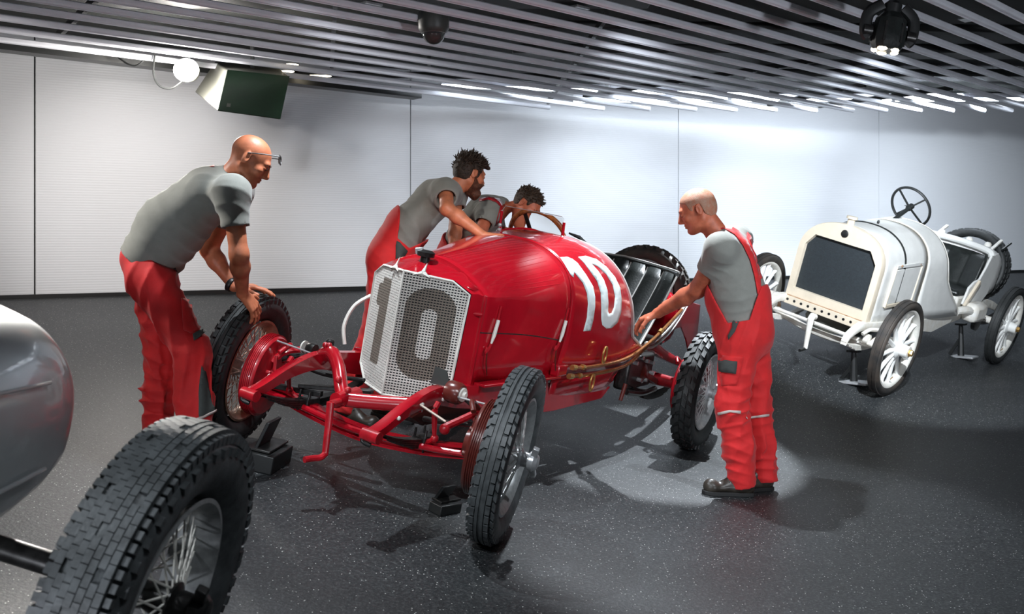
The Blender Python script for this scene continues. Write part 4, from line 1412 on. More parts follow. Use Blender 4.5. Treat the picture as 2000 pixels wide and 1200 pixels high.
# embossed side panels with catches
for sx in (-1, 1):
    p = MB()
    p.prism([(0.24, 0.70), (0.26, 1.02), (0.78, 1.045), (0.76, 0.73)], 0, 0.010, lambda u, v, w: (sx * (0.386 + 0.018 * u + w), u, v))
    p.build('bonnet_side_panel', 'white', wc, bevel=0.004)
    for y0, y1, z0, z1 in ((0.22, 0.25, 0.68, 1.05), (0.785, 0.80, 0.70, 1.07)):
        MB().bar((sx * 0.40, y0, z0), (sx * 0.40, y0 + 0.02, z1), 0.012, 0.03, (1, 0, 0)).build('panel_frame_upright', 'white_cream', wc, bevel=0.003)
    MB().bar((sx * 0.402, 0.25, 1.05), (sx * 0.412, 0.80, 1.075), 0.012, 0.03).build('panel_frame_top', 'white', wc, bevel=0.003)
    MB().bar((sx * 0.402, 0.23, 0.685), (sx * 0.412, 0.79, 0.71), 0.012, 0.03).build('panel_frame_bottom', 'white_cream', wc, bevel=0.003)
    for y in (0.33, 0.74):
        MB().sphere((sx * 0.412, y, 1.055 + 0.02 * y), (0.008, 0.016, 0.012), 6).build('panel_latch', 'rust', wc)
    # chassis rail with curved dumb iron
    r = MB()
    path = [(-0.40, 0.40, 0.04), (-0.36, 0.45, 0.05), (-0.24, 0.505, 0.06), (-0.1, 0.525, 0.07), (0.2, 0.50, 0.09), (1.0, 0.48, 0.11), (2.0, 0.48, 0.11), (2.6, 0.56, 0.10), (3.0, 0.58, 0.09), (3.4, 0.5, 0.07)]
    cc = catmull([(sx * 0.395, y, z) for y, z, h in path], 4)
    hh = np.interp([p[1] for p in cc], [a for a, b, c in path], [c for a, b, c in path])
    r.loft([[p + np.array([a, 0, b * h / 2]) for a, b in ((-0.025, -1), (0.025, -1), (0.03, -0.7), (0.03, 0.7), (0.025, 1), (-0.025, 1))] for p, h in zip(cc, hh)], caps=True)
    r.build('chassis_rail', 'white_chassis', wc, angle=45)
    for k in range(4):
        f = 1 - 0.18 * k
        sp = MB().loft([[p + np.array([a, 0, b]) for a, b in ((-0.025, -0.005), (0.025, -0.005), (0.025, 0.005), (-0.025, 0.005))] for p in
                 [np.array([sx * 0.395, 0.02 + f * t * 0.42, 0.345 - 0.011 * k + 0.06 * (f * t) ** 2]) for t in np.linspace(-1, 1, 11)]], caps=True)
        sp.build('front_spring_leaf', 'white_chassis', wc)
    kp = MB()
    kp.cyl((sx * 0.555, 0, 0.33), (sx * 0.56, 0, 0.52), 0.030, 12)
    kp.cyl((sx * 0.55, 0, 0.425), (sx * 0.66, 0, 0.425), 0.034, 12)
    kp.build('stub_axle', 'white_chassis', wc)
    MB().tube(catmull([(sx * 0.56, 0.0, 0.50), (sx * 0.54, -0.06, 0.47), (sx * 0.50, -0.09, 0.40)], 4), 0.022, 8).build('steering_arm', 'white_chassis', wc)
    MB().tube(catmull([(sx * 0.45, -0.20, 0.48), (sx * 0.47, -0.12, 0.52), (sx * 0.49, -0.02, 0.52), (sx * 0.47, 0.08, 0.50)], 4), 0.016, 8).build('front_damper_arm', 'white_chassis', wc)
    MB().lathe([(0, -0.02), (0.045, -0.02), (0.045, 0.02), (0, 0.025)], 16, Matrix.Translation((sx * 0.46, -0.10, 0.43))).build('damper_drum', 'white_chassis', wc)
    MB().sphere((sx * 0.50, 0.03, 0.40), (0.05, 0.06, 0.05), 8).build('spring_bush', 'rust', wc)
    # apron under the scuttle, rear spring hangers
    MB().prism([(0.9, 0.52), (2.0, 0.52), (1.9, 0.44), (1.45, 0.37), (1.2, 0.40), (0.95, 0.47)], 0, 0.012, lambda u, v, w: (sx * (0.43 + w), u, v)).build('side_apron', 'white_chassis', wc, bevel=0.003)
    g = MB()
    g.box((sx * 0.50, 2.36, 0.55), (0.16, 0.34, 0.20))
    g.build('chain_case', 'white_chassis', wc, bevel=0.05)
    g = MB().tube(catmull([(sx * 0.44, 2.0, 0.56), (sx * 0.50, 2.15, 0.58), (sx * 0.50, 2.3, 0.52)], 4), 0.04, 10)
    g.build('brake_housing', 'white_chassis', wc)
    for k in range(4):
        f = 1 - 0.15 * k
        sp = MB().loft([[p + np.array([a, 0, b]) for a, b in ((-0.03, -0.006), (0.03, -0.006), (0.03, 0.006), (-0.03, 0.006))] for p in
                 [np.array([sx * 0.46, 2.88 + f * t * 0.5, 0.42 - 0.013 * k + 0.07 * (f * t) ** 2]) for t in np.linspace(-1, 1, 11)]], caps=True)
        sp.build('rear_spring_leaf', 'dark_steel', wc)
    MB().lathe([(0, -0.02), (0.09, -0.02), (0.09, 0.02), (0.03, 0.03), (0, 0.03)], 20, Matrix.Translation((sx * 0.52, 2.45, 0.44))).build('chain_sprocket', 'dark_steel', wc)
# axles
ax = MB()
path = catmull([(-0.58, 0, 0.41), (-0.45, 0, 0.37), (-0.2, 0, 0.315), (0, 0, 0.305), (0.2, 0, 0.315), (0.45, 0, 0.37), (0.58, 0, 0.41)], 5)
ax.tube(path, 0.032, 10)
ax.build('front_axle', 'white_chassis', wc)
MB().tube([(-0.56, -0.10, 0.40), (0.56, -0.10, 0.40)], 0.017, 8).build('track_rod', 'white_chassis', wc)
MB().cyl((-0.62, WHI_L, 0.43), (0.62, WHI_L, 0.43), 0.038, 12).build('rear_axle', 'white_chassis', wc)
h = MB().tube([(-0.01, -0.18, 0.47), (-0.01, -0.22, 0.48), (-0.01, -0.24, 0.45), (0.0, -0.24, 0.34), (0.02, -0.25, 0.19)], [0.03, 0.03, 0.03, 0.024, 0.018], 10)
h.build('starting_handle', 'white_chassis', wc)
MB().tube([(0.02, -0.25, 0.19), (0.01, -0.33, 0.175)], 0.014, 8).build('handle_grip', 'black', wc)
u = MB().loft([[(w * math.cos(t), y, zc + hh_ * math.sin(t)) for t in [2 * PI * i / 14 for i in range(14)]] for y, w, zc, hh_ in ((-0.02, 0.05, 0.46, 0.04), (0.04, 0.20, 0.42, 0.10), (0.5, 0.24, 0.40, 0.14), (1.6, 0.22, 0.42, 0.12))], caps=True)
u.build('engine_undertray', 'grey_side', wc)
# cockpit: floor, bench seat, high seat frame with opening, tank behind
MB().box((0, 2.0, 0.535), (0.80, 1.3, 0.03)).build('cockpit_floor', 'dark_steel', wc)
MB().box((0, 2.28, 0.62), (0.80, 0.42, 0.14)).build('seat_base', 'white_chassis', wc, bevel=0.02)
MB().box((0, 2.28, 0.715), (0.78, 0.44, 0.07)).build('seat_cushion', 'leather', wc, bevel=0.03)
bk = MB()
rows = []
for i in range(7):
    h_ = i / 6
    rows.append([(x, 2.50 + 0.16 * h_ - 0.02 * abs(math.sin(14 * x)) - 0.10 * (abs(x) / 0.4) ** 3, 0.72 + 0.40 * h_) for x in np.linspace(-0.40, 0.40, 41)])
bk.loft(rows, ringclosed=False)
bk.build('seat_back', 'leather', wc, solid=0.03)
for sx in (-1, 1):
    for j in range(6):
        z = 0.98 + 0.0 * j
    sp = MB().prism([(2.12, 0.62), (2.18, 0.80), (2.30, 0.86), (2.42, 0.88), (2.52, 1.02), (2.58, 1.14), (2.78, 1.16), (2.86, 1.0), (2.80, 0.70), (2.66, 0.60)], 0, 0.025, lambda u_, v, w: (sx * (0.415 + w), u_, v))
    sp.build('seat_side', 'white', wc, bevel=0.01)
    MB().bar((sx * 0.45, 2.14, 0.60), (sx * 0.45, 2.40, 0.86), 0.03, 0.05).build('seat_side_strip', 'white_cream', wc, bevel=0.006)
MB().tube(catmull([(-0.43, 2.60, 1.12), (-0.36, 2.62, 1.17), (0, 2.64, 1.19), (0.36, 2.62, 1.17), (0.43, 2.60, 1.12)], 6), 0.035, 10).build('seat_top_roll', 'white', wc)
tk = MB()
tk.loft([[(w * math.copysign(abs(math.cos(t)) ** 0.5, math.cos(t)), y, zc + hh_ * math.copysign(abs(math.sin(t)) ** 0.5, math.sin(t))) for t in [2 * PI * i / 28 for i in range(28)]] for y, w, zc, hh_ in ((2.68, 0.42, 0.92, 0.27), (2.74, 0.44, 0.92, 0.29), (2.98, 0.44, 0.90, 0.28), (3.05, 0.41, 0.90, 0.25))], caps=True)
tk.build('fuel_tank', 'white', wc, angle=40)
for x in (-0.22, 0.08, 0.28):
    MB().lathe([(0, 0), (0.035, 0), (0.035, 0.03), (0.02, 0.045), (0, 0.045)], 14, Matrix.Translation((x, 2.86, 1.19)) @ Matrix.Rotation(-PI / 2, 4, 'Y')).build('tank_cap', 'white_chassis', wc)
for sx in (-1, 1):
    MB().bar((sx * 0.30, 2.95, 1.16), (sx * 0.30, 3.20, 1.26), 0.03, 0.02).build('spare_bracket', 'white_chassis', wc)
# spare tyres standing behind the tank
for dy in (0.0, 0.12):
    sm = Matrix.Translation((0.03, 3.16 + dy, 0.89)) @ Matrix.Rotation(math.radians(-14), 4, 'X') @ Matrix.Rotation(PI / 2, 4, 'Z')
    sp_ = sub('spare_tyre', wc, sm)
    ring_from(tyre_profile(0.425, 0.105, 0.335), 56).build('tyre', 'rubber', sp_, angle=60)
    rr = MB()
    for k in range(40):
        block(rr, 2 * PI * k / 40, 0.0, 0.421, 0.05, 0.045, 0.006)
    rr.build('tread', 'rubber', sp_)
MB().tube([(0.36, 3.10, 1.17), (0.40, 3.2, 1.26), (0.36, 3.3, 1.24), (0.30, 3.3, 1.14)], 0.012, 6).build('spare_strap', 'leather', wc)
# steering wheel, four black spokes, levers
swc = np.array([-0.06, 1.36, 1.50])
n = unit((0.12, 0.88, 0.46))
u1 = unit(np.cross(n, (0, 0, 1)))
u2 = np.cross(n, u1)
MB().tube([swc + 0.205 * (math.cos(a) * u1 + math.sin(a) * u2) for a in [2 * PI * i / 44 for i in range(44)]], 0.013, 10, closed=True).build('steering_wheel_rim', 'black', wc)
sw = MB()
for k in range(4):
    a = 0.9 + k * PI / 2
    sw.bar(swc - n * 0.02, swc + 0.20 * (math.cos(a) * u1 + math.sin(a) * u2), 0.016, 0.012, n)
sw.cyl(swc - n * 0.04, swc + n * 0.02, 0.03, 12)
sw.build('steering_wheel_spokes', 'black', wc)
MB().cyl(swc, swc - n * 0.6 - np.array([0, 0, 0.05]), 0.020, 10).build('steering_column', 'black', wc)
lv = MB().tube([swc + n * 0.03, swc + n * 0.04 - u1 * 0.09 + u2 * 0.03], 0.006, 6).tube([swc + n * 0.03, swc + n * 0.04 - u1 * 0.05 + u2 * 0.07], 0.006, 6)
build_each(lv, 'control_lever', 'steel', wc)
# trestle stands under its axles
for (x, y, nm) in ((0.42, 0.0, 'under the front axle of the white car'), (0.42, WHI_L - 0.25, 'by the rear wheel of the white car')):
    p = WHI @ Vector((x, y, 0))
    g = float(ground(p.x, p.y))
    t = thing('axle_stand', 'black steel stand ' + nm, 'stand', Matrix.Translation((p.x, p.y, g)) @ Matrix.Rotation(math.radians(-43), 4, 'Z'), 'stands under the white car')
    MB().box((0, 0, 0.012), (0.30, 0.20, 0.02)).build('base_plate', 'steel', t, bevel=0.006)
    hh_ = (WHI @ Vector((x, y, 0.29 if y == 0 else 0.36))).z - g
    MB().tube([(0, 0, 0.02), (0, 0, hh_)], [0.035, 0.022], 8).build('post', 'black', t)
    MB().bar((-0.12, 0, 0.02), (0, 0, hh_ * 0.6), 0.02, 0.03).build('brace', 'black', t)
    MB().box((0, 0, hh_), (0.10, 0.08, 0.02)).build('saddle', 'black', t)

# ------------------------------------------------------------------ the silver car in the foreground
sv = thing('racing_car', 'silver streamlined car cut off by the picture edge, big ribbed tyre beside its nose', 'car', SIL)
m = Matrix.Translation((0.70, 0, SIL_R)) @ Matrix.Rotation(math.radians(0), 4, 'Z')
wheel(sv, m, SIL_R, 0.185, 0.245, 'rubber_grey', 'rim_grey', 'cream', 'dark_steel', 'key', 'wire', 0.0, 0.13, None, 30, name='near_wheel')
m = Matrix.Translation((-0.70, 0, SIL_R)) @ Matrix.Rotation(PI, 4, 'Z')
wheel(sv, m, SIL_R, 0.185, 0.245, 'rubber_grey', 'rim_grey', 'spoke_steel', 'dark_steel', 'key', 'wire', 0.0, 0.13, None, 30)
bd = MB()
NSEC = 36


def sil_ring(y, w, zc, up, dn):
    r = []
    for i in range(NSEC):
        t = 2 * PI * i / NSEC
        c, q = math.cos(t), math.sin(t)
        r.append((w * math.copysign(abs(c) ** (0.80 if q > 0 else 1.0), c), y, zc + (up if q > 0 else dn) * math.copysign(abs(q) ** (0.85 if q > 0 else 1.0), q)))
    return r


tab = [(0.46, 0.02, 0.66, 0.02, 0.02), (0.44, 0.11, 0.66, 0.12, 0.07), (0.36, 0.21, 0.665, 0.23, 0.14), (0.22, 0.30, 0.67, 0.32, 0.21), (0.0, 0.355, 0.67, 0.38, 0.26), (-0.4, 0.385, 0.67, 0.42, 0.30), (-1.0, 0.39, 0.67, 0.43, 0.32), (-1.8, 0.38, 0.67, 0.42, 0.32), (-2.2, 0.33, 0.67, 0.36, 0.28)]
bd.loft([sil_ring(*r) for r in tab], caps=True)
bd.build('body', 'silver', sv, angle=60, subsurf=1)
MB().tube(catmull([np.array(sil_ring(*r)[0]) + np.array([0.004, 0, 0.0]) for r in tab[4:]], 3), 0.006, 8).build('body_crease', 'silver', sv)
MB().tube(catmull([np.array(sil_ring(*r)[3]) * np.array([1.004, 1, 1.004]) for r in tab[4:]], 3), 0.005, 8).build('panel_joint', 'silver', sv)
MB().cyl((-0.62, 0, SIL_R), (0.62, 0, SIL_R), 0.03, 12).build('front_axle', 'dark_steel', sv)

# ------------------------------------------------------------------ black wheel ramps beside the red car's front wheels
def ramp(label, px, py, Y, rz, sz=1.0):
    p = P(px, py, Y)
    g = float(ground(p.x, p.y))
    up = Vector((float(ground(p.x - 0.1, p.y) - ground(p.x + 0.1, p.y)) / 0.2, float(ground(p.x, p.y - 0.1) - ground(p.x, p.y + 0.1)) / 0.2, 1)).normalized()
    q = up.to_track_quat('Z', 'Y').to_matrix().to_4x4()
    t = thing('wheel_chock', label, 'wheel chock', Matrix.Translation((p.x, p.y, g)) @ q @ Matrix.Rotation(rz, 4, 'Z'), 'wheel chocks')
    MB().box((0, 0, 0.045 * sz), (0.26 * sz, 0.16 * sz, 0.09 * sz)).build('base', 'black', t, bevel=0.005)
    MB().box((0.02, 0.02, 0.10 * sz), (0.25 * sz, 0.13 * sz, 0.012)).build('tray', 'dark_steel', t, bevel=0.003)
    MB().prism([(-0.08, 0), (0.08, 0), (0.08, 0.14), (-0.08, 0.14)], 0, 0.02, lambda u, v, w: (u * sz, 0.03 + w - v * 0.3, 0.10 * sz + v * sz)).build('plate', 'black', t, bevel=0.004)
    return t


ramp('black steel chock under the front wheel held by the man with glasses', 520, 890, 4.95, math.radians(8))
t = ramp('low black steel chock lying behind the front wheel with the grey tyre', 868, 985, 4.75, math.radians(-25), 0.55)


# ------------------------------------------------------------------ fixtures at the ceiling
# bare floodlight hanging from the slats, with its cable
fp = P(366, 138, 8.0)
t = thing('flood_lamp', 'bright round flood lamp hanging from the slats beside the loudspeaker', 'lamp', Matrix.Translation(fp))
MB().lathe([(0.0, 0.02), (0.085, 0.02), (0.095, 0.0), (0.085, -0.06), (0.05, -0.10), (0.0, -0.11)], 24, Matrix.Rotation(-PI / 2, 4, 'Z') @ Matrix.Scale(-1, 4, (1, 0, 0)) @ Matrix.Rotation(PI, 4, 'Z')).build('housing', 'grey_side', t)
MB().sphere((0, -0.03, 0.0), (0.105, 0.05, 0.095), 12).build('glass', 'lamp', t)
MB().bar((0, 0.03, 0.08), (0, 0.03, ZS - fp.z), 0.03, 0.02).build('bracket', 'black', t)
MB().tube(catmull([(-0.28, 0.03, 0.13), (-0.29, 0.03, -0.02), (-0.24, 0.03, -0.12), (-0.14, 0.03, -0.14), (-0.05, 0.03, -0.08)], 6), 0.009, 6).build('cable', 'black', t)
MB().tube(catmull([(-0.60, 0.03, 0.13), (-0.50, 0.03, 0.06), (-0.42, 0.03, 0.05), (-0.34, 0.03, 0.12)], 6), 0.008, 6).build('cable', 'black', t)
l = bpy.data.lights.new('flood_glow', 'POINT')
l.energy, l.color, l.shadow_soft_size = 110, (1.0, 0.95, 0.89), 0.10
lo = bpy.data.objects.new('flood_glow', l)
COL.objects.link(lo)
lo.location = fp + Vector((0.0, -0.14, -0.10))
spot('flood_beam', fp + Vector((0.0, -0.17, 0.0)), (-1.72, 4.9, 2.0), 700, 26, (1.0, 0.96, 0.90), 0.08, 0.6)
# loudspeaker hung at a tilt
c = P(478, 186, 8.3)
t = thing('loudspeaker', 'dark green-black loudspeaker box hanging tilted under the slats', 'loudspeaker')
K = lambda px, py, Y: np.array(P(px, py, Y))
F4 = [K(443, 137, 8.0), K(566, 150, 8.25), K(548, 234, 8.05), K(424, 217, 7.8)]
B4 = [K(420, 120, 8.55), K(540, 128, 8.8), K(505, 190, 8.75), K(380, 180, 8.5)]
s = MB()
s.add(F4 + B4, [(0, 3, 2, 1), (4, 5, 6, 7), (0, 1, 5, 4), (1, 2, 6, 5), (2, 3, 7, 6), (3, 0, 4, 7)])
s.build('cabinet', 'grey_side', t, bevel=0.012)
ctr = sum(F4) / 4
nf = unit(np.cross(F4[1] - F4[0], F4[3] - F4[0]))
if nf[1] > 0:
    nf = -nf
MB().add([lerp(ctr, p, 0.985) + nf * 0.004 for p in F4] + [lerp(ctr, p, 0.985) + nf * 0.012 for p in F4], [(0, 1, 2, 3), (7, 6, 5, 4), (0, 4, 5, 1), (1, 5, 6, 2), (2, 6, 7, 3), (3, 7, 4, 0)]).build('grille', 'green_black', t)
bp_ = lerp(F4[3], F4[1], 0.10) + (F4[2] - F4[3]) * 0.02
MB().add([bp_ + nf * 0.014 + a * unit(F4[1] - F4[0]) + b * unit(F4[0] - F4[3]) for a, b in ((0, 0), (0.03, 0), (0.03, 0.035), (0, 0.035))], [(0, 1, 2, 3)]).build('badge', 'grey_side', t)
MB().bar((F4[0] + F4[1] + B4[0] + B4[1]) / 4, (F4[0] + F4[1] + B4[0] + B4[1]) / 4 + np.array([0, 0, 0.22]), 0.03, 0.03).build('hanger', 'black', t)
# dome camera under the slats
c = P(847, 62, 6.6)
t = thing('dome_camera', 'grey security dome camera with clear bubble under the slats', 'camera', Matrix.Translation(c))
rot = Matrix.Rotation(-PI / 2, 4, 'Y')
MB().lathe([(0.0, 0.16), (0.095, 0.155), (0.105, 0.11), (0.105, 0.02), (0.085, -0.01), (0.075, -0.015), (0.0, -0.015)], 28, rot).build('housing', 'cam_grey', t, angle=40)
MB().lathe([(0.078, -0.01)] + [(0.078 * math.cos(a), -0.01 - 0.078 * math.sin(a)) for a in [PI / 2 * i / 10 for i in range(1, 11)]], 28, rot).build('dome', 'dome', t)
MB().sphere((0, -0.01, -0.03), (0.042, 0.042, 0.042), 10).build('camera_ball', 'oxblood', t)
MB().tube([(0.079 * math.cos(a), 0.079 * math.sin(a), -0.008) for a in [2 * PI * i / 32 for i in range(32)]], 0.005, 6, closed=True).build('bezel', 'steel', t)
MB().cyl((0, 0, 0.15), (0, 0, ZS - 0.03 - c.z + 0.02), 0.03, 10).build('stem', 'black', t)
# moving-head spotlight
c = P(1735, 66, 5.6)
t = thing('moving_head_light', 'black moving head stage light hanging at the upper right, warm glow below', 'stage light', Matrix.Translation(c) @ Matrix.Rotation(math.radians(10), 4, 'Y'))
MB().lathe([(0.0, 0.12), (0.05, 0.12), (0.085, 0.08), (0.10, 0.0), (0.092, -0.07), (0.075, -0.10), (0.0, -0.10)], 12, rot).build('head', 'leather', t, angle=25)
MB().lathe([(0.0, 0.10), (0.045, 0.10), (0.05, 0.17), (0.03, 0.19), (0.0, 0.19)], 16, rot).build('back_cap', 'black', t)
for s_ in (-1, 1):
    MB().tube(catmull([(s_ * 0.06, 0, 0.16), (s_ * 0.13, 0, 0.10), (s_ * 0.135, 0, 0.0), (s_ * 0.11, 0, -0.04)], 5), 0.022, 8, flat=1.6).build('yoke_arm', 'black', t)
    MB().cyl((s_ * 0.10, 0, 0.0), (s_ * 0.15, 0, 0.0), 0.035, 14).build('pivot_knob', 'dark_steel', t)
for k in range(5):
    a = 2 * PI * k / 5 + 0.3
    MB().sphere((0.062 * math.cos(a), 0.062 * math.sin(a), -0.098), (0.030, 0.018, 0.014), 8, R=np.array(Matrix.Rotation(a + PI / 2, 3, 'Z'))).build('led_lens', 'lamp_warm', t)
for k in range(6):
    a = 2 * PI * k / 6
    MB().bar((0.094 * math.cos(a), 0.094 * math.sin(a), 0.05), (0.096 * math.cos(a), 0.096 * math.sin(a), -0.06), 0.012, 0.012).build('cooling_rib', 'dark_steel', t)
MB().cyl((0, 0, 0.17), (0, 0, ZS + 0.03 - c.z), 0.02, 8).build('stem', 'black', t)
# small warm lamps glinting between the slats near the loudspeaker
for i, (px, py) in enumerate(((572, 114), (568, 127), (560, 140), (615, 149))):
    c = onslat(px, py, HS + 0.04)
    t = MB().sphere(c, (0.07 if i < 3 else 0.16, 0.03, 0.012), 8)
    tag(t.build('recessed_lamp', 'lamp_warm'), ['topmost of the four small warm lamps glinting between slats above the loudspeaker', 'second from top of the small warm lamps between slats by the loudspeaker',
        'third from top of the small warm lamps between slats by the loudspeaker', 'lowest and longest of the small warm lamps between slats by the loudspeaker'][i], 'lamp', 'small lamps between the slats')


# ------------------------------------------------------------------ implicit surfaces for people
class SDF:
    """smooth union of tapered capsules and ellipsoids, evaluated block-wise on a grid"""
    def __init__(s):
        s.p = []

    def cone(s, a, b, ra, rb=None, k=0.02, cut=False, op='u', m=None):
        s.p.append(('c', vec(a), vec(b), ra, ra if rb is None else rb, k, cut, op))
        return s

    def ell(s, c, r, R=None, k=0.02, op='u'):
        s.p.append(('e', vec(c), vec(r), np.eye(3) if R is None else np.array(R, float), 0, k, False, op))
        return s

    def econe(s, a, b, side, ra, rb, k=0.03, op='u'):
        """tapered capsule with elliptical section: ra=(half width along side, half depth)"""
        s.p.append(('x', vec(a), vec(b), ra, rb, k, unit(side), op))
        return s

    def bounds(s):
        lo, hi = np.full(3, 1e9), np.full(3, -1e9)
        for q in s.p:
            if q[7] != 'u':
                continue
            if q[0] == 'c':
                r = max(q[3], q[4]); pts = (q[1], q[2])
            elif q[0] == 'e':
                r = float(max(q[2])); pts = (q[1],)
            else:
                r = max(*q[3], *q[4]); pts = (q[1], q[2])
            for p in pts:
                lo, hi = np.minimum(lo, p - r), np.maximum(hi, p + r)
        return lo, hi

    def mesh(s, h, warp=None, clip=None):
        lo, hi = s.bounds()
        lo, hi = lo - 4 * h, hi + 4 * h
        n = np.ceil((hi - lo) / h).astype(int) + 1
        ax = [lo[i] + h * np.arange(n[i]) for i in range(3)]
        D = np.full(n, 0.5, np.float32)
        for q in s.p:
            kind, op, k = q[0], q[7], q[5]
            if kind == 'c':
                r = max(q[3], q[4]); pts = (q[1], q[2])
            elif kind == 'e':
                r = float(max(q[2])); pts = (q[1],)
            else:
                r = max(*q[3], *q[4]); pts = (q[1], q[2])
            mg = r + 2.2 * k + 3 * h
            a = np.clip(np.floor((np.min(pts, 0) - mg - lo) / h).astype(int), 0, n)
            b = np.clip(np.ceil((np.max(pts, 0) + mg - lo) / h).astype(int) + 1, 0, n)
            if np.any(b <= a):
                continue
            X, Y, Z = np.meshgrid(ax[0][a[0]:b[0]], ax[1][a[1]:b[1]], ax[2][a[2]:b[2]], indexing='ij')
            Q = np.stack([X, Y, Z], -1).astype(np.float32)
            if kind == 'c':
                A, B = q[1], q[2]
                ba = B - A
                L2 = max(float(ba @ ba), 1e-9)
                t = ((Q - A.astype(np.float32)) @ ba.astype(np.float32)) / L2
                tc = np.clip(t, 0, 1)
                d = np.linalg.norm(Q - A - tc[..., None] * ba, axis=-1) - (q[3] + (q[4] - q[3]) * tc)
                if q[6]:
                    d = np.maximum(d, (t - 1) * math.sqrt(L2))
            elif kind == 'e':
                Lc = (Q - q[1]) @ q[3]
                k0 = np.linalg.norm(Lc / q[2], axis=-1)
                d = (k0 - 1) * float(min(q[2])) * (0.5 + 0.5 * float(np.mean(q[2])) / float(min(q[2])))
            else:
                A, B = q[1], q[2]
                ba = B - A
                L2 = float(ba @ ba)
                t = ((Q - A) @ ba) / L2
                tc = np.clip(t, 0, 1)
                dv = Q - A - tc[..., None] * ba
                sd = q[6] - unit(ba) * float(q[6] @ unit(ba))
                sd = unit(sd)
                dd = np.cross(unit(ba), sd)
                u, v, w = dv @ sd, dv @ dd, dv @ unit(ba)
                ru = q[3][0] + (q[4][0] - q[3][0]) * tc
                rv = q[3][1] + (q[4][1] - q[3][1]) * tc
                rm = np.minimum(ru, rv)
                d = (np.sqrt((u / ru) ** 2 + (v / rv) ** 2 + (w / rm) ** 2) - 1) * rm * 1.15
            d = d.astype(np.float32)
            S = D[a[0]:b[0], a[1]:b[1], a[2]:b[2]]
            if op == 'u':
                hh = np.clip(0.5 + 0.5 * (S - d) / max(k, 1e-5), 0, 1)
                R_ = S * (1 - hh) + d * hh - k * hh * (1 - hh)
            else:
                hh = np.clip(0.5 - 0.5 * (S + d) / max(k, 1e-5), 0, 1)
                R_ = S * (1 - hh) - d * hh + k * hh * (1 - hh)
            D[a[0]:b[0], a[1]:b[1], a[2]:b[2]] = R_
        near = np.abs(D) < 0.06
        ii = np.argwhere(near)
        Qn = lo + ii * h
        dv = D[near]
        if warp is not None:
            dv = dv + warp(Qn).astype(np.float32)
        if clip is not None:
            dv = np.maximum(dv, clip(Qn).astype(np.float32))
            inside = (~near) & (D < 0)
            jj = np.argwhere(inside)
            if len(jj):
                D[inside] = np.maximum(D[inside], clip(lo + jj * h))
        D[near] = dv
        return surface_nets(D, lo, h)


def surface_nets(D, lo, h):
    n = np.array(D.shape)
    neg = D < 0
    c = np.zeros(n - 1, np.int8)
    corners = [(i, j, k) for i in (0, 1) for j in (0, 1) for k in (0, 1)]
    for i, j, k in corners:
        c += neg[i:n[0] - 1 + i, j:n[1] - 1 + j, k:n[2] - 1 + k]
    act = (c > 0) & (c < 8)
    idx = np.argwhere(act)
    vid = np.full(n - 1, -1, np.int64)
    vid[act] = np.arange(len(idx))
    vals = np.stack([D[idx[:, 0] + i, idx[:, 1] + j, idx[:, 2] + k] for i, j, k in corners], 1)
    acc, cnt = np.zeros((len(idx), 3)), np.zeros(len(idx))
    for a in range(8):
        for b in range(a + 1, 8):
            ca, cb = np.array(corners[a]), np.array(corners[b])
            if np.abs(ca - cb).sum() != 1:
                continue
            va, vb = vals[:, a], vals[:, b]
            m = (va < 0) != (vb < 0)
            t = np.where(m, va / np.where(m, va - vb, 1), 0)
            acc += np.where(m[:, None], ca + t[:, None] * (cb - ca), 0)
            cnt += m
    V = lo + (idx + acc / cnt[:, None]) * h
    faces = []
    for axn in range(3):
        o1, o2 = (axn + 1) % 3, (axn + 2) % 3
        sl0 = [slice(None)] * 3
        sl1 = [slice(None)] * 3
        sl0[axn], sl1[axn] = slice(0, n[axn] - 1), slice(1, n[axn])
        A, B = neg[tuple(sl0)], neg[tuple(sl1)]
        e = np.argwhere(A != B)
        e = e[(e[:, o1] > 0) & (e[:, o2] > 0) & (e[:, o1] < n[o1] - 1) & (e[:, o2] < n[o2] - 1)]
        if not len(e):
            continue
        d1, d2 = np.zeros(3, int), np.zeros(3, int)
        d1[o1], d2[o2] = 1, 1
        g = lambda x: vid[x[:, 0], x[:, 1], x[:, 2]]
        q = np.stack([g(e - d1 - d2), g(e - d2), g(e), g(e - d1)], 1)
        fl = ~neg[e[:, 0], e[:, 1], e[:, 2]]
        q[fl] = q[fl][:, ::-1]
        faces.append(q)
    F = np.concatenate(faces)
    F = F[(F >= 0).all(1)]
    return V, F


def raw_obj(name, parts, parent, material):
    """one mesh object from several (V, F) pieces"""
    Vs, Fs, b = [], [], 0
    for V, F in parts:
        Vs.append(V)
        Fs.append(F + b)
        b += len(V)
    V, F = np.concatenate(Vs), np.concatenate(Fs)
    me = bpy.data.meshes.new(name)
    me.from_pydata(V.tolist(), [], F.tolist())
    me.shade_smooth()
    me.materials.append(MT[material])
    o = bpy.data.objects.new(name, me)
    COL.objects.link(o)
    o.parent = parent
    return o


def folds(seed, amp=0.006, freq=26.0):
    """soft cloth folds as a warp of the distance field"""
    r = np.random.RandomState(seed)
    ds = [unit(r.randn(3)) for _ in range(5)]
    ph = r.rand(5) * 6.28
    ws = [unit(r.randn(3)) for _ in range(5)]

    def f(Q):
        o = np.zeros(len(Q))
        for d, p, w in zip(ds, ph, ws):
            s = Q @ d * freq * (0.6 + 0.25 * p / 3) + p + 1.3 * np.sin(Q @ w * freq * 0.37 + 2 * p)
            m = 0.5 + 0.5 * np.sin(Q @ w * 7.0 + p * 3)
            o += np.sin(s) * m
        return amp * 0.5 * o
    return f


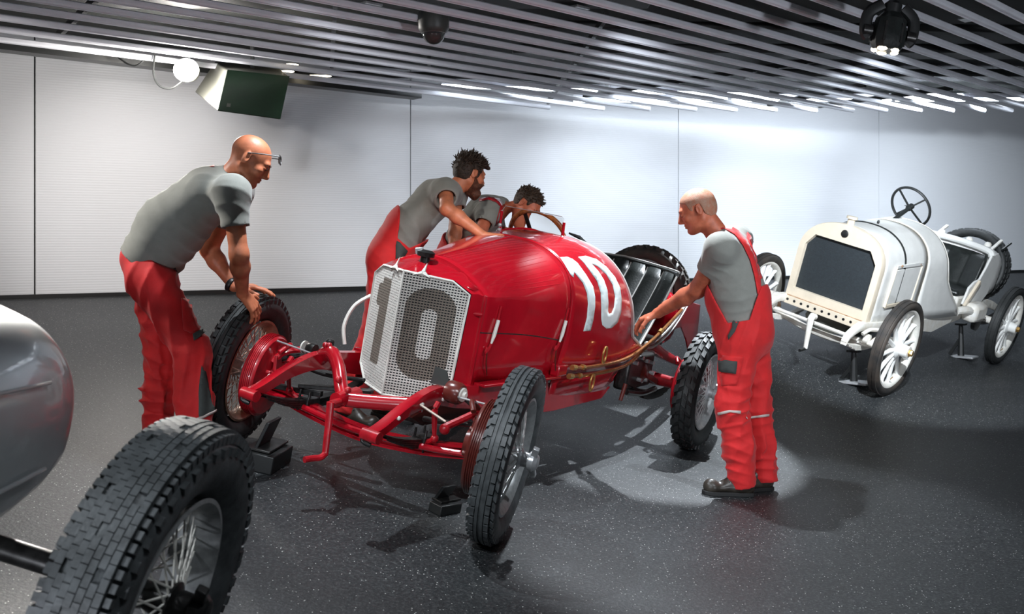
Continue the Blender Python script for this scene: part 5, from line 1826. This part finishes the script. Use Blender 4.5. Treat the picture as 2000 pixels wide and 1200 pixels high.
def creases(dirv, c, width, amp, freq, ph=0.0):
    """broken diagonal creases gathered round a joint"""
    c = vec(c)
    r = np.random.RandomState(int(abs(ph * 7 + freq + 1000 * abs(c[0]))) % 9973)
    a1, a2, a3 = [unit(r.randn(3)) for _ in range(3)]
    dirv = unit(unit(dirv) + 0.55 * unit(r.randn(3)))

    def f(Q):
        g = np.exp(-(np.linalg.norm(Q - c, axis=-1) / width) ** 2)
        s = freq * ((Q - c) @ dirv) + ph + 1.7 * np.sin(11 * (Q @ a1) + ph) + 1.1 * np.sin(19 * (Q @ a2))
        pr = (1 - np.abs(np.sin(s / 2))) ** 1.4
        m = 0.35 + 0.65 * np.clip(0.5 + np.sin(13 * (Q @ a3) + 2 * ph), 0, 1.5)
        return -amp * g * (pr - 0.3) * m
    return f


def warps(*fs):
    return lambda Q: sum(f(Q) for f in fs)


def head_frame(fwd, up):
    f = unit(fwd)
    u = unit(vec(up) - f * float(np.dot(up, f)))
    r = np.cross(f, u)
    return np.array([f, r, u]).T       # columns forward, right, up


def add_head(S, c, R, s=1.0, neck=None, jaw=1.0, nose=1.0):
    L = lambda f, r, u: vec(c) + R @ (np.array([f, r, u]) * s)
    S.ell(L(-0.016, 0, 0.032), np.array([0.099, 0.077, 0.085]) * s, R, 0.02)
    S.ell(L(0.034, 0, -0.030), np.array([0.058, 0.060, 0.085]) * s, R, 0.03)
    for q in (-1, 1):
        S.cone(L(-0.012, q * 0.052, -0.055), L(0.055, q * 0.018, -0.100 * jaw), 0.022 * s, 0.019 * s, 0.03)
        S.ell(L(0.066, q * 0.040, -0.022), np.array([0.020, 0.022, 0.020]) * s, R, 0.02)
    S.ell(L(0.072, 0, -0.098 * jaw), np.array([0.020, 0.022, 0.018]) * s, R, 0.02)
    S.cone(L(0.082, -0.034, 0.022), L(0.082, 0.034, 0.022), 0.012 * s, None, 0.018)
    for q in (-1, 1):
        S.ell(L(0.100, q * 0.032, 0.002), np.array([0.013, 0.019, 0.011]) * s, R, 0.014, 's')
        S.ell(L(0.084, q * 0.032, 0.002), np.array([0.012, 0.015, 0.009]) * s, R, 0.006)
    S.cone(L(0.076, 0, 0.018), L(0.096, 0, -0.030), 0.011 * s, 0.016 * s, 0.012)
    S.cone(L(0.090, 0, 0.012), L(0.112 * nose, 0, -0.030), 0.008 * s, 0.0115 * s, 0.010)
    for q in (-1, 1):
        S.ell(L(0.100, q * 0.012, -0.036), np.array([0.010, 0.007, 0.007]) * s, R, 0.007)
    S.ell(L(0.089, 0, -0.058), np.array([0.010, 0.022, 0.006]) * s, R, 0.007)
    S.ell(L(0.088, 0, -0.070), np.array([0.010, 0.020, 0.007]) * s, R, 0.006)
    S.ell(L(0.100, 0, -0.0635), np.array([0.006, 0.018, 0.0025]) * s, R, 0.004, 's')
    for q in (-1, 1):
        S.ell(L(-0.014, q * 0.079, -0.002), np.array([0.020, 0.008, 0.031]) * s, R @ np.array(Matrix.Rotation(0.35 * q, 3, 'Z')), 0.006)
        S.ell(L(-0.008, q * 0.088, 0.000), np.array([0.009, 0.006, 0.018]) * s, R, 0.005, 's')
    if neck is not None:
        S.cone(L(-0.028, 0, -0.045), neck, 0.057 * s, 0.066 * s, 0.03)


def hand(S, w, d, n, side, s=1.0, curl=(0.25, 0.35, 0.4, 0.45), spread=0.12, thumb=(0.75, 0.25), bend2=0.5):
    """five fingers; w wrist, d finger direction, n normal out of the back of the hand, side +1/-1 thumb side along cross(d, n)"""
    d = unit(d)
    n = unit(vec(n) - d * float(np.dot(n, d)))
    t = np.cross(d, n) * side          # towards the thumb
    w = vec(w)
    L = lambda a, b, c: w + (d * a + t * b + n * c) * s
    offs = (0.032, 0.011, -0.010, -0.029)
    lens = (0.042, 0.047, 0.043, 0.033)
    for i, (o, ln) in enumerate(zip(offs, lens)):
        kn = L(0.090 - 0.006 * abs(i - 1), o, 0.002)
        S.cone(L(0.012, o * 0.55, 0), kn, 0.0155 * s, 0.0118 * s, 0.012)
        a = curl[i]
        p = kn
        ang = a
        dd = unit(d + t * spread * (1.5 - i) * 0.5)
        for j, (f, r0, r1) in enumerate(((1.0, 0.0098, 0.0090), (0.66, 0.0090, 0.0082), (0.50, 0.0082, 0.0068))):
            q = p + (dd * math.cos(ang) - n * math.sin(ang)) * ln * f * s
            S.cone(p, q, r0 * s, r1 * s, 0.004)
            p = q
            ang += a * bend2 + 0.08
    S.cone(L(0.015, 0.012, -0.004), L(0.045, 0.040, -0.008), 0.017 * s, 0.0135 * s, 0.012)
    p = L(0.045, 0.040, -0.008)
    q = p + (d * math.cos(thumb[0]) + t * math.sin(thumb[0]) - n * thumb[1]) * 0.036 * s
    S.cone(p, q, 0.0125 * s, 0.0105 * s, 0.006)
    q2 = q + (d * math.cos(thumb[0] * 0.5) + t * math.sin(thumb[0] * 0.5) - n * thumb[1] * 1.3) * 0.030 * s
    S.cone(q, q2, 0.0105 * s, 0.0085 * s, 0.004)


def add_arm(S, sh, el, wr, s=1.0):
    S.cone(sh, el, 0.050 * s, 0.041 * s, 0.02)
    el, wr = vec(el), vec(wr)
    S.cone(el, lerp(el, wr, 0.30), 0.040 * s, 0.0415 * s, 0.03)
    S.cone(lerp(el, wr, 0.30), wr, 0.0415 * s, 0.0265 * s, 0.03)
    S.ell(wr, (0.028 * s, 0.028 * s, 0.024 * s), None, 0.012)


def shoe(parent, ankle, toe_dir, gz, s=1.0, mname='shoe', up=None):
    """laced work shoe standing on the ground at height gz (list of heights heel, toe)"""
    d = unit((toe_dir[0], toe_dir[1], 0))
    gh = lambda p: float(ground(p[0], p[1]))
    heel = vec(ankle) - d * 0.065
    heel[2] = gh(heel)
    toe = heel + d * 0.285 * s
    toe[2] = gh(toe)
    d = unit(toe - heel)
    sd = unit(np.cross(d, (0, 0, 1)))
    u = np.cross(sd, d)
    L = lambda a, b, c: heel + d * a * s + sd * b * s + u * c * s
    S = SDF()
    S.econe(L(0.035, 0, 0.045), L(0.12, 0, 0.045), sd, (0.036, 0.036), (0.040, 0.036), 0.02)
    S.econe(L(0.12, 0, 0.045), L(0.232, 0, 0.040), sd, (0.042, 0.034), (0.046, 0.028), 0.02)
    S.ell(L(0.245, 0, 0.042), (0.042 * s,) * 3, None, 0.02)
    S.cone(L(0.055, 0, 0.06), vec(ankle) + np.array([0, 0, 0.03]), 0.044 * s, 0.046 * s, 0.03)
    S.cone(L(0.16, 0, 0.062), L(0.08, 0, 0.115), 0.024 * s, 0.03 * s, 0.03)
    z0 = heel
    ob = raw_obj('shoe', [S.mesh(0.006, clip=lambda Q: ((z0 + u * 0.016) - Q) @ u)], parent, mname)
    so = MB()
    out = [(0.0, 0.0), (0.01, 0.030), (0.06, 0.040), (0.12, 0.037), (0.20, 0.048), (0.25, 0.047), (0.285, 0.025), (0.292, 0.0)]
    out = out + [(a, -b) for a, b in out[-2:0:-1]]
    so.loft([[L(a, b, z) for a, b in out] for z in (0.0, 0.022)], caps=True)
    so.build('sole', 'sole', ob, bevel=0.003)
    la = MB()
    for k in range(4):
        a = 0.10 + 0.026 * k
        la.tube([L(a, -0.03, 0.092 - 0.018 * (k - 1)), L(a + 0.004, 0, 0.108 - 0.019 * (k - 1)), L(a, 0.03, 0.092 - 0.018 * (k - 1))], 0.003, 5)
    la.build('laces', 'black', ob)['kind'] = 'stuff'
    return ob


# ------------------------------------------------------------------ the four mechanics
def head_extras(par, c, R, s, brow='hair_brown'):
    L = lambda f, r, u: vec(c) + R @ (np.array([f, r, u]) * s)
    for q in (-1, 1):
        MB().sphere(L(0.0865, q * 0.032, 0.002), 0.0105 * s, 8).build('eye', 'eye', par)
        MB().tube([L(0.094, q * 0.014, 0.020), L(0.094, q * 0.030, 0.026), L(0.084, q * 0.048, 0.021)], [0.003, 0.0042, 0.002], 6).build('eyebrow', brow, par)


def hair_cap(par, c, R, s, grow, line, mname, seed=1, amp=0.003, extra=None, name='hair'):
    S = SDF()
    L = lambda f, r, u: vec(c) + R @ (np.array([f, r, u]) * s)
    S.ell(L(-0.016, 0, 0.032), (np.array([0.099, 0.077, 0.085]) + grow) * s, R, 0.02)
    S.ell(L(-0.035, 0, 0.0), (np.array([0.078, 0.074, 0.080]) + grow * 0.6) * s, R, 0.02)
    if extra:
        extra(S, L)

    def clip(Q):
        q = (Q - vec(c)) @ R / s
        f, r, u = q[:, 0], q[:, 1], q[:, 2]
        return (np.interp(f, [a for a, b in line], [b for a, b in line]) - u) * s
    fw = folds(seed, amp, 90.0)
    return raw_obj(name, [S.mesh(0.0045, fw, clip)], par, mname)


def clumps(par, c, R, s, n, line, ln, flow, mname, seed, name='hair_tufts', grow=0.006):
    """short tapering tufts rooted on the scalp, combed along flow"""
    r = np.random.RandomState(seed)
    mb = MB()
    k = 0
    while k < n:
        d = unit(r.randn(3))
        q = np.array([-0.016, 0, 0.032]) + d * (np.array([0.099, 0.077, 0.085]) + grow)
        if q[2] < np.interp(q[0], [a for a, b in line], [b for a, b in line]) + 0.004:
            continue
        nn = unit(d / np.array([0.099, 0.077, 0.085]))
        f = unit(vec(flow) + 0.45 * r.randn(3) + nn * 0.5)
        L = ln * (0.6 + 0.8 * r.rand()) * (1.0 if q[2] > 0.05 else 0.45)
        p1 = q + (nn * 0.45 + f * 0.4) * L * 0.6
        p2 = p1 + (f + nn * 0.05) * L * 0.6
        mb.tube([vec(c) + R @ (p * s) for p in (q - nn * 0.004, p1, p2)], [0.0065 * s, 0.005 * s, 0.0012 * s], 5)
        k += 1
    o = mb.build(name, mname, par, angle=80)
    o['kind'] = 'stuff'
    return o


HAIRLINE = [(-0.13, -0.075), (-0.06, -0.06), (-0.035, -0.035), (-0.028, 0.028), (0.012, 0.030), (0.022, 0.0), (0.036, 0.004), (0.045, 0.050), (0.075, 0.068), (0.12, 0.085)]


def person(label, g, fwd, spine, head, neck, sh, el, wr, hands, hips, knees, feet, toes, torso, skin='skin', s=1.0, sleeve=0.55, seed=1, bib=None, hem=None, hs=1.0, trouser=1.0, armr=1.0):
    """spine = pelvis, waist, chest world points; torso = half (width, depth) at those and the shoulder radius"""
    pv, wa, ch = [vec(p) for p in spine]
    up = unit(ch - pv)
    fwd = unit(vec(fwd) - up * float(np.dot(fwd, up)))
    lat = np.cross(fwd, up)
    base = Vector(((feet[0][0] + feet[1][0]) / 2, (feet[0][1] + feet[1][1]) / 2, 0))
    base.z = float(ground(base.x, base.y))
    t = thing('person', label, 'person', None, g)
    par = t
    hc, hR = vec(head[0]), head_frame(head[1], head[2])
    sh, el, wr = [[vec(q) for q in a] for a in (sh, el, wr)]
    hips, knees = [[vec(q) for q in a] for a in (hips, knees)]
    ank = []
    for f in feet:
        z = float(ground(f[0], f[1]))
        ank.append(np.array([f[0], f[1], z + 0.10]))
    # skin: head and neck, forearms with hands, and the hidden trunk, one mesh
    pieces = []
    H = SDF()
    add_head(H, hc, hR, hs, vec(neck) - up * 0.06)
    pieces.append(H.mesh(0.0042))
    for i in (0, 1):
        A = SDF()
        add_arm(A, sh[i], el[i], wr[i], s * armr)
        hd = hands[i]
        hand(A, wr[i] + unit(hd['d']) * 0.01, hd['d'], hd['n'], hd['side'], s * hd.get('s', 1.08), hd.get('curl', (0.25, 0.35, 0.4, 0.45)), hd.get('spread', 0.14), hd.get('thumb', (0.75, 0.25)))
        pieces.append(A.mesh(0.0042))
    C = SDF()
    C.econe(pv, ch, lat, (0.10, 0.08), (0.11, 0.08), 0.03)
    C.cone(ch, vec(neck), 0.06, 0.05, 0.03)
    for i in (0, 1):
        C.cone(ch, sh[i], 0.05, 0.045, 0.03).cone(sh[i], el[i], 0.04, 0.034, 0.02)
        C.cone(hips[i], knees[i], 0.06, 0.05, 0.03).cone(knees[i], ank[i], 0.045, 0.035, 0.03)
    pieces.append(C.mesh(0.014))
    body = raw_obj('body', pieces, par, skin)
    head_extras(body, hc, hR, hs)
    # t-shirt
    T = SDF()
    (w0, w1, w2, rs) = torso
    T.econe(pv if bib else pv - up * 0.03 + fwd * 0.015, wa, lat, w0 if bib else (w0[0] + 0.020, w0[1] + 0.018), w1, 0.05).econe(wa, ch, lat, w1, w2, 0.05)
    T.cone(sh[0], sh[1], rs, None, 0.05)
    T.cone(ch, vec(neck) - unit(vec(neck) - ch) * 0.045, 0.10, 0.080, 0.06)
    for i in (0, 1):
        e = lerp(sh[i], el[i], sleeve)
        T.cone(sh[i], e, rs * 0.90, 0.068 * s, 0.07, cut=True)
    for i in (0, 1):                     # hollow sleeve ends and collar
        e = lerp(sh[i], el[i], sleeve)
        dd = unit(el[i] - sh[i])
        T.cone(e - dd * 0.02, e + dd * 0.05, 0.058 * s, None, 0.004, op='s')
    hm = hem or (lambda q: -(q[:, 1] + 0.03))

    def loc(Q):
        d = Q - pv
        return np.stack([d @ fwd, d @ up, d @ lat], 1)
    wr_ = [folds(seed, 0.0035, 18.0), creases(up, lerp(pv, wa, 0.7) + fwd * 0.08, 0.22, 0.016, 85, 0.3), creases(up, lerp(pv, wa, 0.7) - fwd * 0.08, 0.2, 0.012, 75, 1.7), creases(lat + up, ch, 0.2, 0.010, 70, 0.9)]
    for i in (0, 1):
        wr_.append(creases(unit(el[i] - sh[i]) + fwd * 0.6, sh[i] - up * 0.05, 0.15, 0.007, 95, i + 0.5))
    shirt = raw_obj('tshirt', [T.mesh(0.0075, warps(*wr_), lambda Q: hm(loc(Q)))], par, 'shirt')
    # collar ring
    nv = unit(hc - vec(neck))
    # trousers or bib overalls
    B = SDF()
    gb = 0.020 if bib else -0.004
    B.econe(pv - up * 0.02, lerp(pv, wa, 0.8), lat, (w0[0] + gb, w0[1] + gb), (w1[0] + gb, w1[1] + gb), 0.05)
    if bib:
        B.econe(wa, ch, lat, (w1[0] + gb, w1[1] + gb), (w2[0] + gb, w2[1] + gb), 0.05)
    hm_ = (hips[0] + hips[1]) / 2
    B.econe(hips[0], hips[1], up, (0.11 * trouser, 0.11 * trouser), (0.11 * trouser, 0.11 * trouser), 0.06)
    for i in (0, 1):
        B.cone(hips[i], knees[i], 0.108 * trouser, 0.086 * trouser, 0.05)
        B.cone(knees[i], lerp(knees[i], ank[i], 0.55), 0.086 * trouser, 0.084 * trouser, 0.04)
        B.cone(lerp(knees[i], ank[i], 0.55), ank[i] + np.array([0, 0, -0.045]), 0.084 * trouser, 0.074 * trouser, 0.04, cut=True)
    cl = bib or (lambda q: q[:, 1] - 0.03 - 0.12 * q[:, 0])
    wr_ = [folds(seed + 9, 0.006, 17.0)]
    for i in (0, 1):
        wr_ += [creases((0, 0, 1), knees[i], 0.20, 0.014, 80, i + 0.2), creases((0, 0, 1), lerp(knees[i], ank[i], 0.75), 0.20, 0.014, 95, 1 + i), creases((1, 0.6, 0.25), lerp(knees[i], ank[i], 0.4), 0.30, 0.016, 75, 3.1 + i), creases((1, -0.5, 0.35), lerp(hips[i], knees[i], 0.6), 0.30, 0.013, 65, 4.3 + i), creases(up + fwd, hips[i], 0.20, 0.014, 75, i), creases((0.3, 0, 1), lerp(hips[i], knees[i], 0.5), 0.16, 0.012, 60, i + 2)]
    tro = raw_obj('overalls' if bib else 'trousers', [B.mesh(0.0075, warps(*wr_), lambda Q: cl(loc(Q)))], par, 'workred')
    for i in (0, 1):
        shoe(par, ank[i], toes[i], None, 1.05 * s)
    return t, body, shirt, tro, (hc, hR)


def W3(v):
    return np.array(v)


# --- man in glasses, bending over the far front wheel
A, bodyA, shirtA, troA, (hcA, hRA) = person(
    'bald man in glasses, grey T-shirt and red trousers bending over a front wheel', 'mechanics in red workwear',
    (0.97, 0.12, -0.30), [P(294, 500, 4.9), P(335, 443, 4.9), P(406, 379, 4.9)],
    (P(490, 313, 4.88), (0.83, 0.12, -0.55), (0.5, 0.1, 0.85)), P(455, 345, 4.9),
    [P(452, 376, 4.74), P(462, 376, 5.10)], [P(467, 498, 4.72), P(408, 488, 5.16)], [P(474, 574, 4.90), P(458, 560, 5.12)],
    [dict(d=(0.35, 0.45, -0.62), n=(0.62, -0.45, 0.45), side=-1, curl=(0.30, 0.35, 0.35, 0.4), spread=0.30, thumb=(0.9, 0.1)),
     dict(d=(0.95, 0.3, -0.05), n=(0.0, -0.1, 1.0), side=1, curl=(0.2, 0.25, 0.3, 0.35), spread=0.2)],
    [P(294, 545, 4.80), P(302, 545, 5.01)], [P(376, 690, 4.76), P(318, 690, 5.04)],
    [tuple(P(383, 860, 4.76))[:2], tuple(P(306, 860, 5.05))[:2]], [(1, 0.1), (1, 0.15)],
    ((0.165, 0.135), (0.185, 0.165), (0.185, 0.140), 0.082), seed=3, sleeve=0.56, hs=1.02, armr=1.06,
    hem=lambda q: -(q[:, 1] + 0.040 - 0.12 * q[:, 0]))
Lh = lambda f, r, u: hcA + hRA @ np.array([f, r, u]) * 1.02
for q in (-1, 1):
    MB().tube([Lh(-0.02, q * 0.084, 0.020), Lh(0.05, q * 0.078, 0.058), Lh(0.112, q * 0.064, 0.088)], 0.0032, 6).build('glasses_temple', 'black', bodyA)
    MB().tube([Lh(0.116 - 0.01 * math.sin(a), q * 0.036 + 0.028 * math.cos(a), 0.078 + 0.018 * math.sin(a)) for a in [2 * PI * i / 20 for i in range(20)]], 0.0028, 6, closed=True).build('glasses_rim', 'black', bodyA)
    MB().add([Lh(0.116 - 0.009 * math.sin(a), q * 0.036 + 0.026 * math.cos(a), 0.078 + 0.016 * math.sin(a)) for a in [2 * PI * i / 16 for i in range(16)]], [tuple(range(16))]).build('glasses_lens', 'glass', bodyA, solid=0.0015)
MB().tube([Lh(0.114, -0.008, 0.084), Lh(0.117, 0, 0.086), Lh(0.114, 0.008, 0.084)], 0.0028, 6).build('glasses_bridge', 'black', bodyA)
# wristwatch on the far arm
w0, w1 = np.array(P(440, 549, 5.13)), np.array(P(455, 558, 5.12))
wd = unit(w1 - w0)
su, sv_ = perp(wd)
MB().tube([w1 - wd * 0.012 + 0.033 * (math.cos(a) * su + math.sin(a) * sv_) for a in [2 * PI * i / 24 for i in range(24)]], 0.009, 8, closed=True, flat=1.6).build('wristwatch', 'black', bodyA)
bt = bvh_of(troA)
decal('pocket_label', bt, [(362, 563), (376, 564), (376, 577), (362, 576)], 'cream', troA, 0.005)
decal('pocket_trim', bt, [(333, 508), (362, 520), (345, 538), (340, 528)], 'workgrey', troA, 0.008, maxlen=7)
decal('pocket_trim', bt, [(375, 655), (402, 640), (404, 648), (378, 668)], 'workgrey', troA, 0.014, maxlen=7)
decal('knee_patch', bt, [(394, 712), (402, 740), (411, 775), (417, 805), (404, 812), (388, 815), (389, 760)], 'workgrey', troA, 0.010, maxlen=7)
decal('pocket', bt, [(352, 575), (388, 585), (399, 600), (400, 640), (372, 652), (358, 645)], 'workred', troA, 0.008, thick=0.006)
decal('reflective_piping', bt, [(385, 815), (404, 806), (418, 800), (418, 804), (404, 811), (386, 820)], 'reflect', troA, 0.012, maxlen=7)
bs = bvh_of(shirtA)
decal('shirt_print', bs, [(408, 321), (426, 321), (427, 327), (410, 326)], 'workred', shirtA, 0.003, thick=0.001)

# --- right-hand mechanic, reaching into the cockpit
D, bodyD, shirtD, troD, (hcD, hRD) = person(
    'heavy man with cropped grey hair in red bib overalls reaching into the cockpit', 'mechanics in red workwear',
    (-0.93, 0.30, -0.15), [P(1452, 640, 5.98), P(1440, 575, 5.98), P(1428, 505, 6.0)],
    (P(1361, 411, 6.0), (-0.88, 0.18, -0.36), (-0.30, 0.05, 0.93)), P(1408, 455, 6.0),
    [P(1408, 485, 5.80), P(1440, 470, 6.18)], [P(1362, 566, 6.03), P(1395, 545, 6.40)], [P(1285, 612, 6.28), P(1325, 582, 6.62)],
    [dict(d=(-0.75, 0.42, -0.32), n=(0.15, -0.25, 0.95), side=-1, curl=(0.55, 0.62, 0.68, 0.7), spread=0.10, thumb=(0.5, 0.6), s=1.12),
     dict(d=(-0.8, 0.3, -0.4), n=(0.1, -0.2, 0.95), side=1)],
    [P(1448, 660, 5.90), P(1462, 660, 6.10)], [P(1428, 795, 5.86), P(1478, 795, 6.10)],
    [tuple(P(1452, 955, 5.88))[:2], tuple(P(1492, 955, 6.06))[:2]], [(-1, -0.12), (-0.9, -0.45)],
    ((0.195, 0.165), (0.195, 0.170), (0.200, 0.145), 0.088), skin='skin_red', s=1.06, seed=11, sleeve=0.50, hs=1.10, trouser=1.12, armr=1.18,
    bib=lambda q: q[:, 1] - np.minimum(0.055 + 1.9 * np.maximum(np.abs(q[:, 0] - 0.005) - 0.065, 0) * np.where(q[:, 0] > 0, 1.5, 1.0), np.where(q[:, 0] > 0, 0.40, 0.24)),
    hem=lambda q: -(q[:, 1] - 0.01))
hair_cap(bodyD, hcD, hRD, 1.10, 0.003, HAIRLINE, 'stubble', 5, 0.001)
bs, bt = bvh_of(shirtD), bvh_of(troD)
decal('shoulder_strap', bs, [(1389, 446), (1400, 440), (1420, 440), (1440, 452), (1460, 476), (1473, 505), (1482, 540), (1486, 572), (1478, 575), (1472, 540), (1463, 508), (1450, 481), (1434, 460), (1416, 449), (1400, 449)], 'workred', troD, 0.008, thick=0.005)
decal('shoulder_strap', bs, [(1458, 455), (1464, 462), (1474, 485), (1483, 515), (1486, 545), (1481, 545), (1476, 515), (1468, 488), (1457, 466)], 'workred', troD, 0.008, thick=0.005)
decal('pocket_trim', bt, [(1413, 600), (1448, 597), (1447, 612), (1443, 630), (1436, 648), (1424, 664), (1422, 656), (1430, 640), (1430, 625), (1422, 612)], 'workgrey', troD, 0.009, maxlen=7)
decal('pocket_flap', bt, [(1404, 704), (1439, 706), (1438, 730), (1405, 726)], 'workgrey', troD, 0.017, thick=0.004)
decal('pocket', bt, [(1400, 693), (1452, 698), (1450, 712), (1440, 752), (1400, 754), (1398, 735)], 'workred', troD, 0.006, thick=0.006)
decal('knee_piping', bt, [(1403, 806), (1425, 801), (1446, 803), (1446, 808), (1426, 806), (1404, 811)], 'reflect', troD, 0.007)
decal('knee_piping', bt, [(1456, 814), (1480, 811), (1501, 808), (1501, 813), (1480, 816), (1458, 819)], 'reflect', troD, 0.007)

# --- bearded mechanic leaning over the bonnet
Bp, bodyB, shirtB, troB, (hcB, hRB) = person(
    'bearded man with tousled dark hair leaning a hand on the red bonnet', 'mechanics in red workwear',
    (0.80, 0.25, -0.45), [P(768, 488, 6.25), P(800, 440, 6.28), P(850, 388, 6.32)],
    (P(918, 340, 6.40), (0.80, 0.52, -0.28), (0.22, 0.12, 0.96)), P(882, 372, 6.36),
    [P(870, 374, 6.16), P(888, 378, 6.52)], [P(873, 408, 5.97), P(890, 445, 6.42)], [P(944, 460, 5.90), P(884, 492, 6.28)],
    [dict(d=(0.97, 0.15, -0.06), n=(0.0, 0.05, 1.0), side=1, curl=(0.10, 0.12, 0.14, 0.18), spread=0.12, thumb=(0.7, 0.2)),
     dict(d=(0.7, -0.3, -0.4), n=(0.2, 0.1, 0.95), side=-1)],
    [P(752, 510, 6.17), P(765, 510, 6.36)], [P(735, 640, 6.10), P(768, 640, 6.36)],
    [tuple(P(672, 780, 6.05))[:2], tuple(P(742, 780, 6.40))[:2]], [(0.9, -0.3), (0.9, -0.2)],
    ((0.160, 0.125), (0.165, 0.125), (0.180, 0.125), 0.078), seed=21, sleeve=0.40, s=1.0, hs=1.0,
    bib=lambda q: q[:, 1] - np.minimum(0.06 + 1.7 * np.maximum(np.abs(q[:, 0]) - 0.05, 0), np.where(q[:, 0] > 0, 0.36, 0.25)),
    hem=lambda q: -(q[:, 1] - 0.01))


def quiff(S, L):
    S.ell(L(0.045, 0, 0.105), np.array([0.055, 0.060, 0.030]), hRB, 0.02)
    S.cone(L(0.06, 0.0, 0.10), L(0.118, 0.01, 0.075), 0.028, 0.012, 0.015)
    S.cone(L(0.05, 0.03, 0.10), L(0.105, 0.045, 0.070), 0.024, 0.010, 0.015)
    S.cone(L(0.0, 0.0, 0.115), L(-0.045, 0.01, 0.142), 0.03, 0.006, 0.015)
    S.cone(L(0.03, -0.03, 0.11), L(0.06, -0.05, 0.135), 0.02, 0.005, 0.012)


HL2 = [(-0.13, -0.08), (-0.06, -0.065), (-0.035, -0.04), (-0.028, 0.022), (0.012, 0.026), (0.022, -0.03), (0.036, -0.01), (0.045, 0.045), (0.075, 0.062), (0.14, 0.055)]
hair_cap(bodyB, hcB, hRB, 1.0, 0.006, HL2, 'hair_dark', 8, 0.004, quiff)
clumps(bodyB, hcB, hRB, 1.0, 420, HL2, 0.036, (0.55, 0.15, 0.25), 'hair_dark', 5)
Sb = SDF()
Lb = lambda f, r, u: hcB + hRB @ np.array([f, r, u])
add_head(Sb, hcB, hRB, 1.0, None)
Sb.ell(Lb(0.070, 0, -0.118), (0.030, 0.034, 0.030), hRB, 0.03)
_bn = folds(4, 0.004, 110)
_bl = [(-0.05, -0.09), (0.0, -0.075), (0.004, -0.015), (0.016, -0.012), (0.03, -0.035), (0.05, -0.052), (0.075, -0.048), (0.09, -0.042), (0.13, -0.040)]


def _bclip(Q):
    q = (Q - hcB) @ hRB
    return np.maximum(q[:, 2] - np.interp(q[:, 0], [a for a, b in _bl], [b for a, b in _bl]), 0.0 - q[:, 0])


raw_obj('beard', [Sb.mesh(0.0042, lambda Q: _bn(Q) - 0.007, _bclip)], bodyB, 'beard')
bs, bt = bvh_of(shirtB), bvh_of(troB)
decal('side_panel', bt, [(777, 462), (790, 468), (806, 470), (800, 482), (790, 500), (784, 506), (772, 506), (773, 480)], 'workgrey', troB, 0.006)

# --- fourth mechanic, bowed over the steering wheel
Cp, bodyC, shirtC, troC, (hcC, hRC) = person(
    'dark-haired man with head bowed beside the steering wheel of the red car', 'mechanics in red workwear',
    (0.85, -0.35, -0.35), [P(886, 512, 7.20), P(912, 462, 7.15), P(948, 415, 7.08)],
    (P(1030, 401, 6.95), (0.62, -0.38, -0.68), (0.75, -0.20, 0.62)), P(982, 404, 7.05),
    [P(955, 412, 6.88), P(975, 408, 7.25)], [P(935, 465, 6.72), P(1000, 470, 7.20)], [P(985, 490, 6.66), P(1040, 500, 7.05)],
    [dict(d=(0.9, -0.2, -0.4), n=(0.3, -0.2, 0.9), side=-1), dict(d=(0.9, -0.2, -0.4), n=(0.3, -0.2, 0.9), side=1)],
    [P(884, 535, 7.10), P(892, 535, 7.30)], [P(900, 640, 7.0), P(910, 640, 7.25)],
    [tuple(P(885, 740, 7.12))[:2], tuple(P(900, 740, 7.35))[:2]], [(0.8, -0.5), (0.8, -0.5)],
    ((0.160, 0.125), (0.170, 0.130), (0.185, 0.130), 0.080), skin='skin_red', seed=31, sleeve=0.5, hs=1.0,
    bib=lambda q: np.minimum(q[:, 1] - 0.12 + 0.2 * q[:, 0], np.maximum(q[:, 1] - 0.34, 0.06 - q[:, 0])),
    hem=lambda q: -(q[:, 1] - 0.01))
hair_cap(bodyC, hcC, hRC, 1.0, 0.004, HAIRLINE, 'hair_brown', 15, 0.003)
clumps(bodyC, hcC, hRC, 1.0, 420, HAIRLINE, 0.020, (0.6, 0.0, 0.2), 'hair_brown', 6)
bs = bvh_of(shirtC)
decal('shoulder_strap', bs, [(936, 390), (955, 386), (975, 390), (985, 402), (978, 425), (972, 448), (966, 448), (970, 425), (976, 404), (968, 396), (954, 391), (937, 395)], 'red_old', troC, 0.007, thick=0.004)
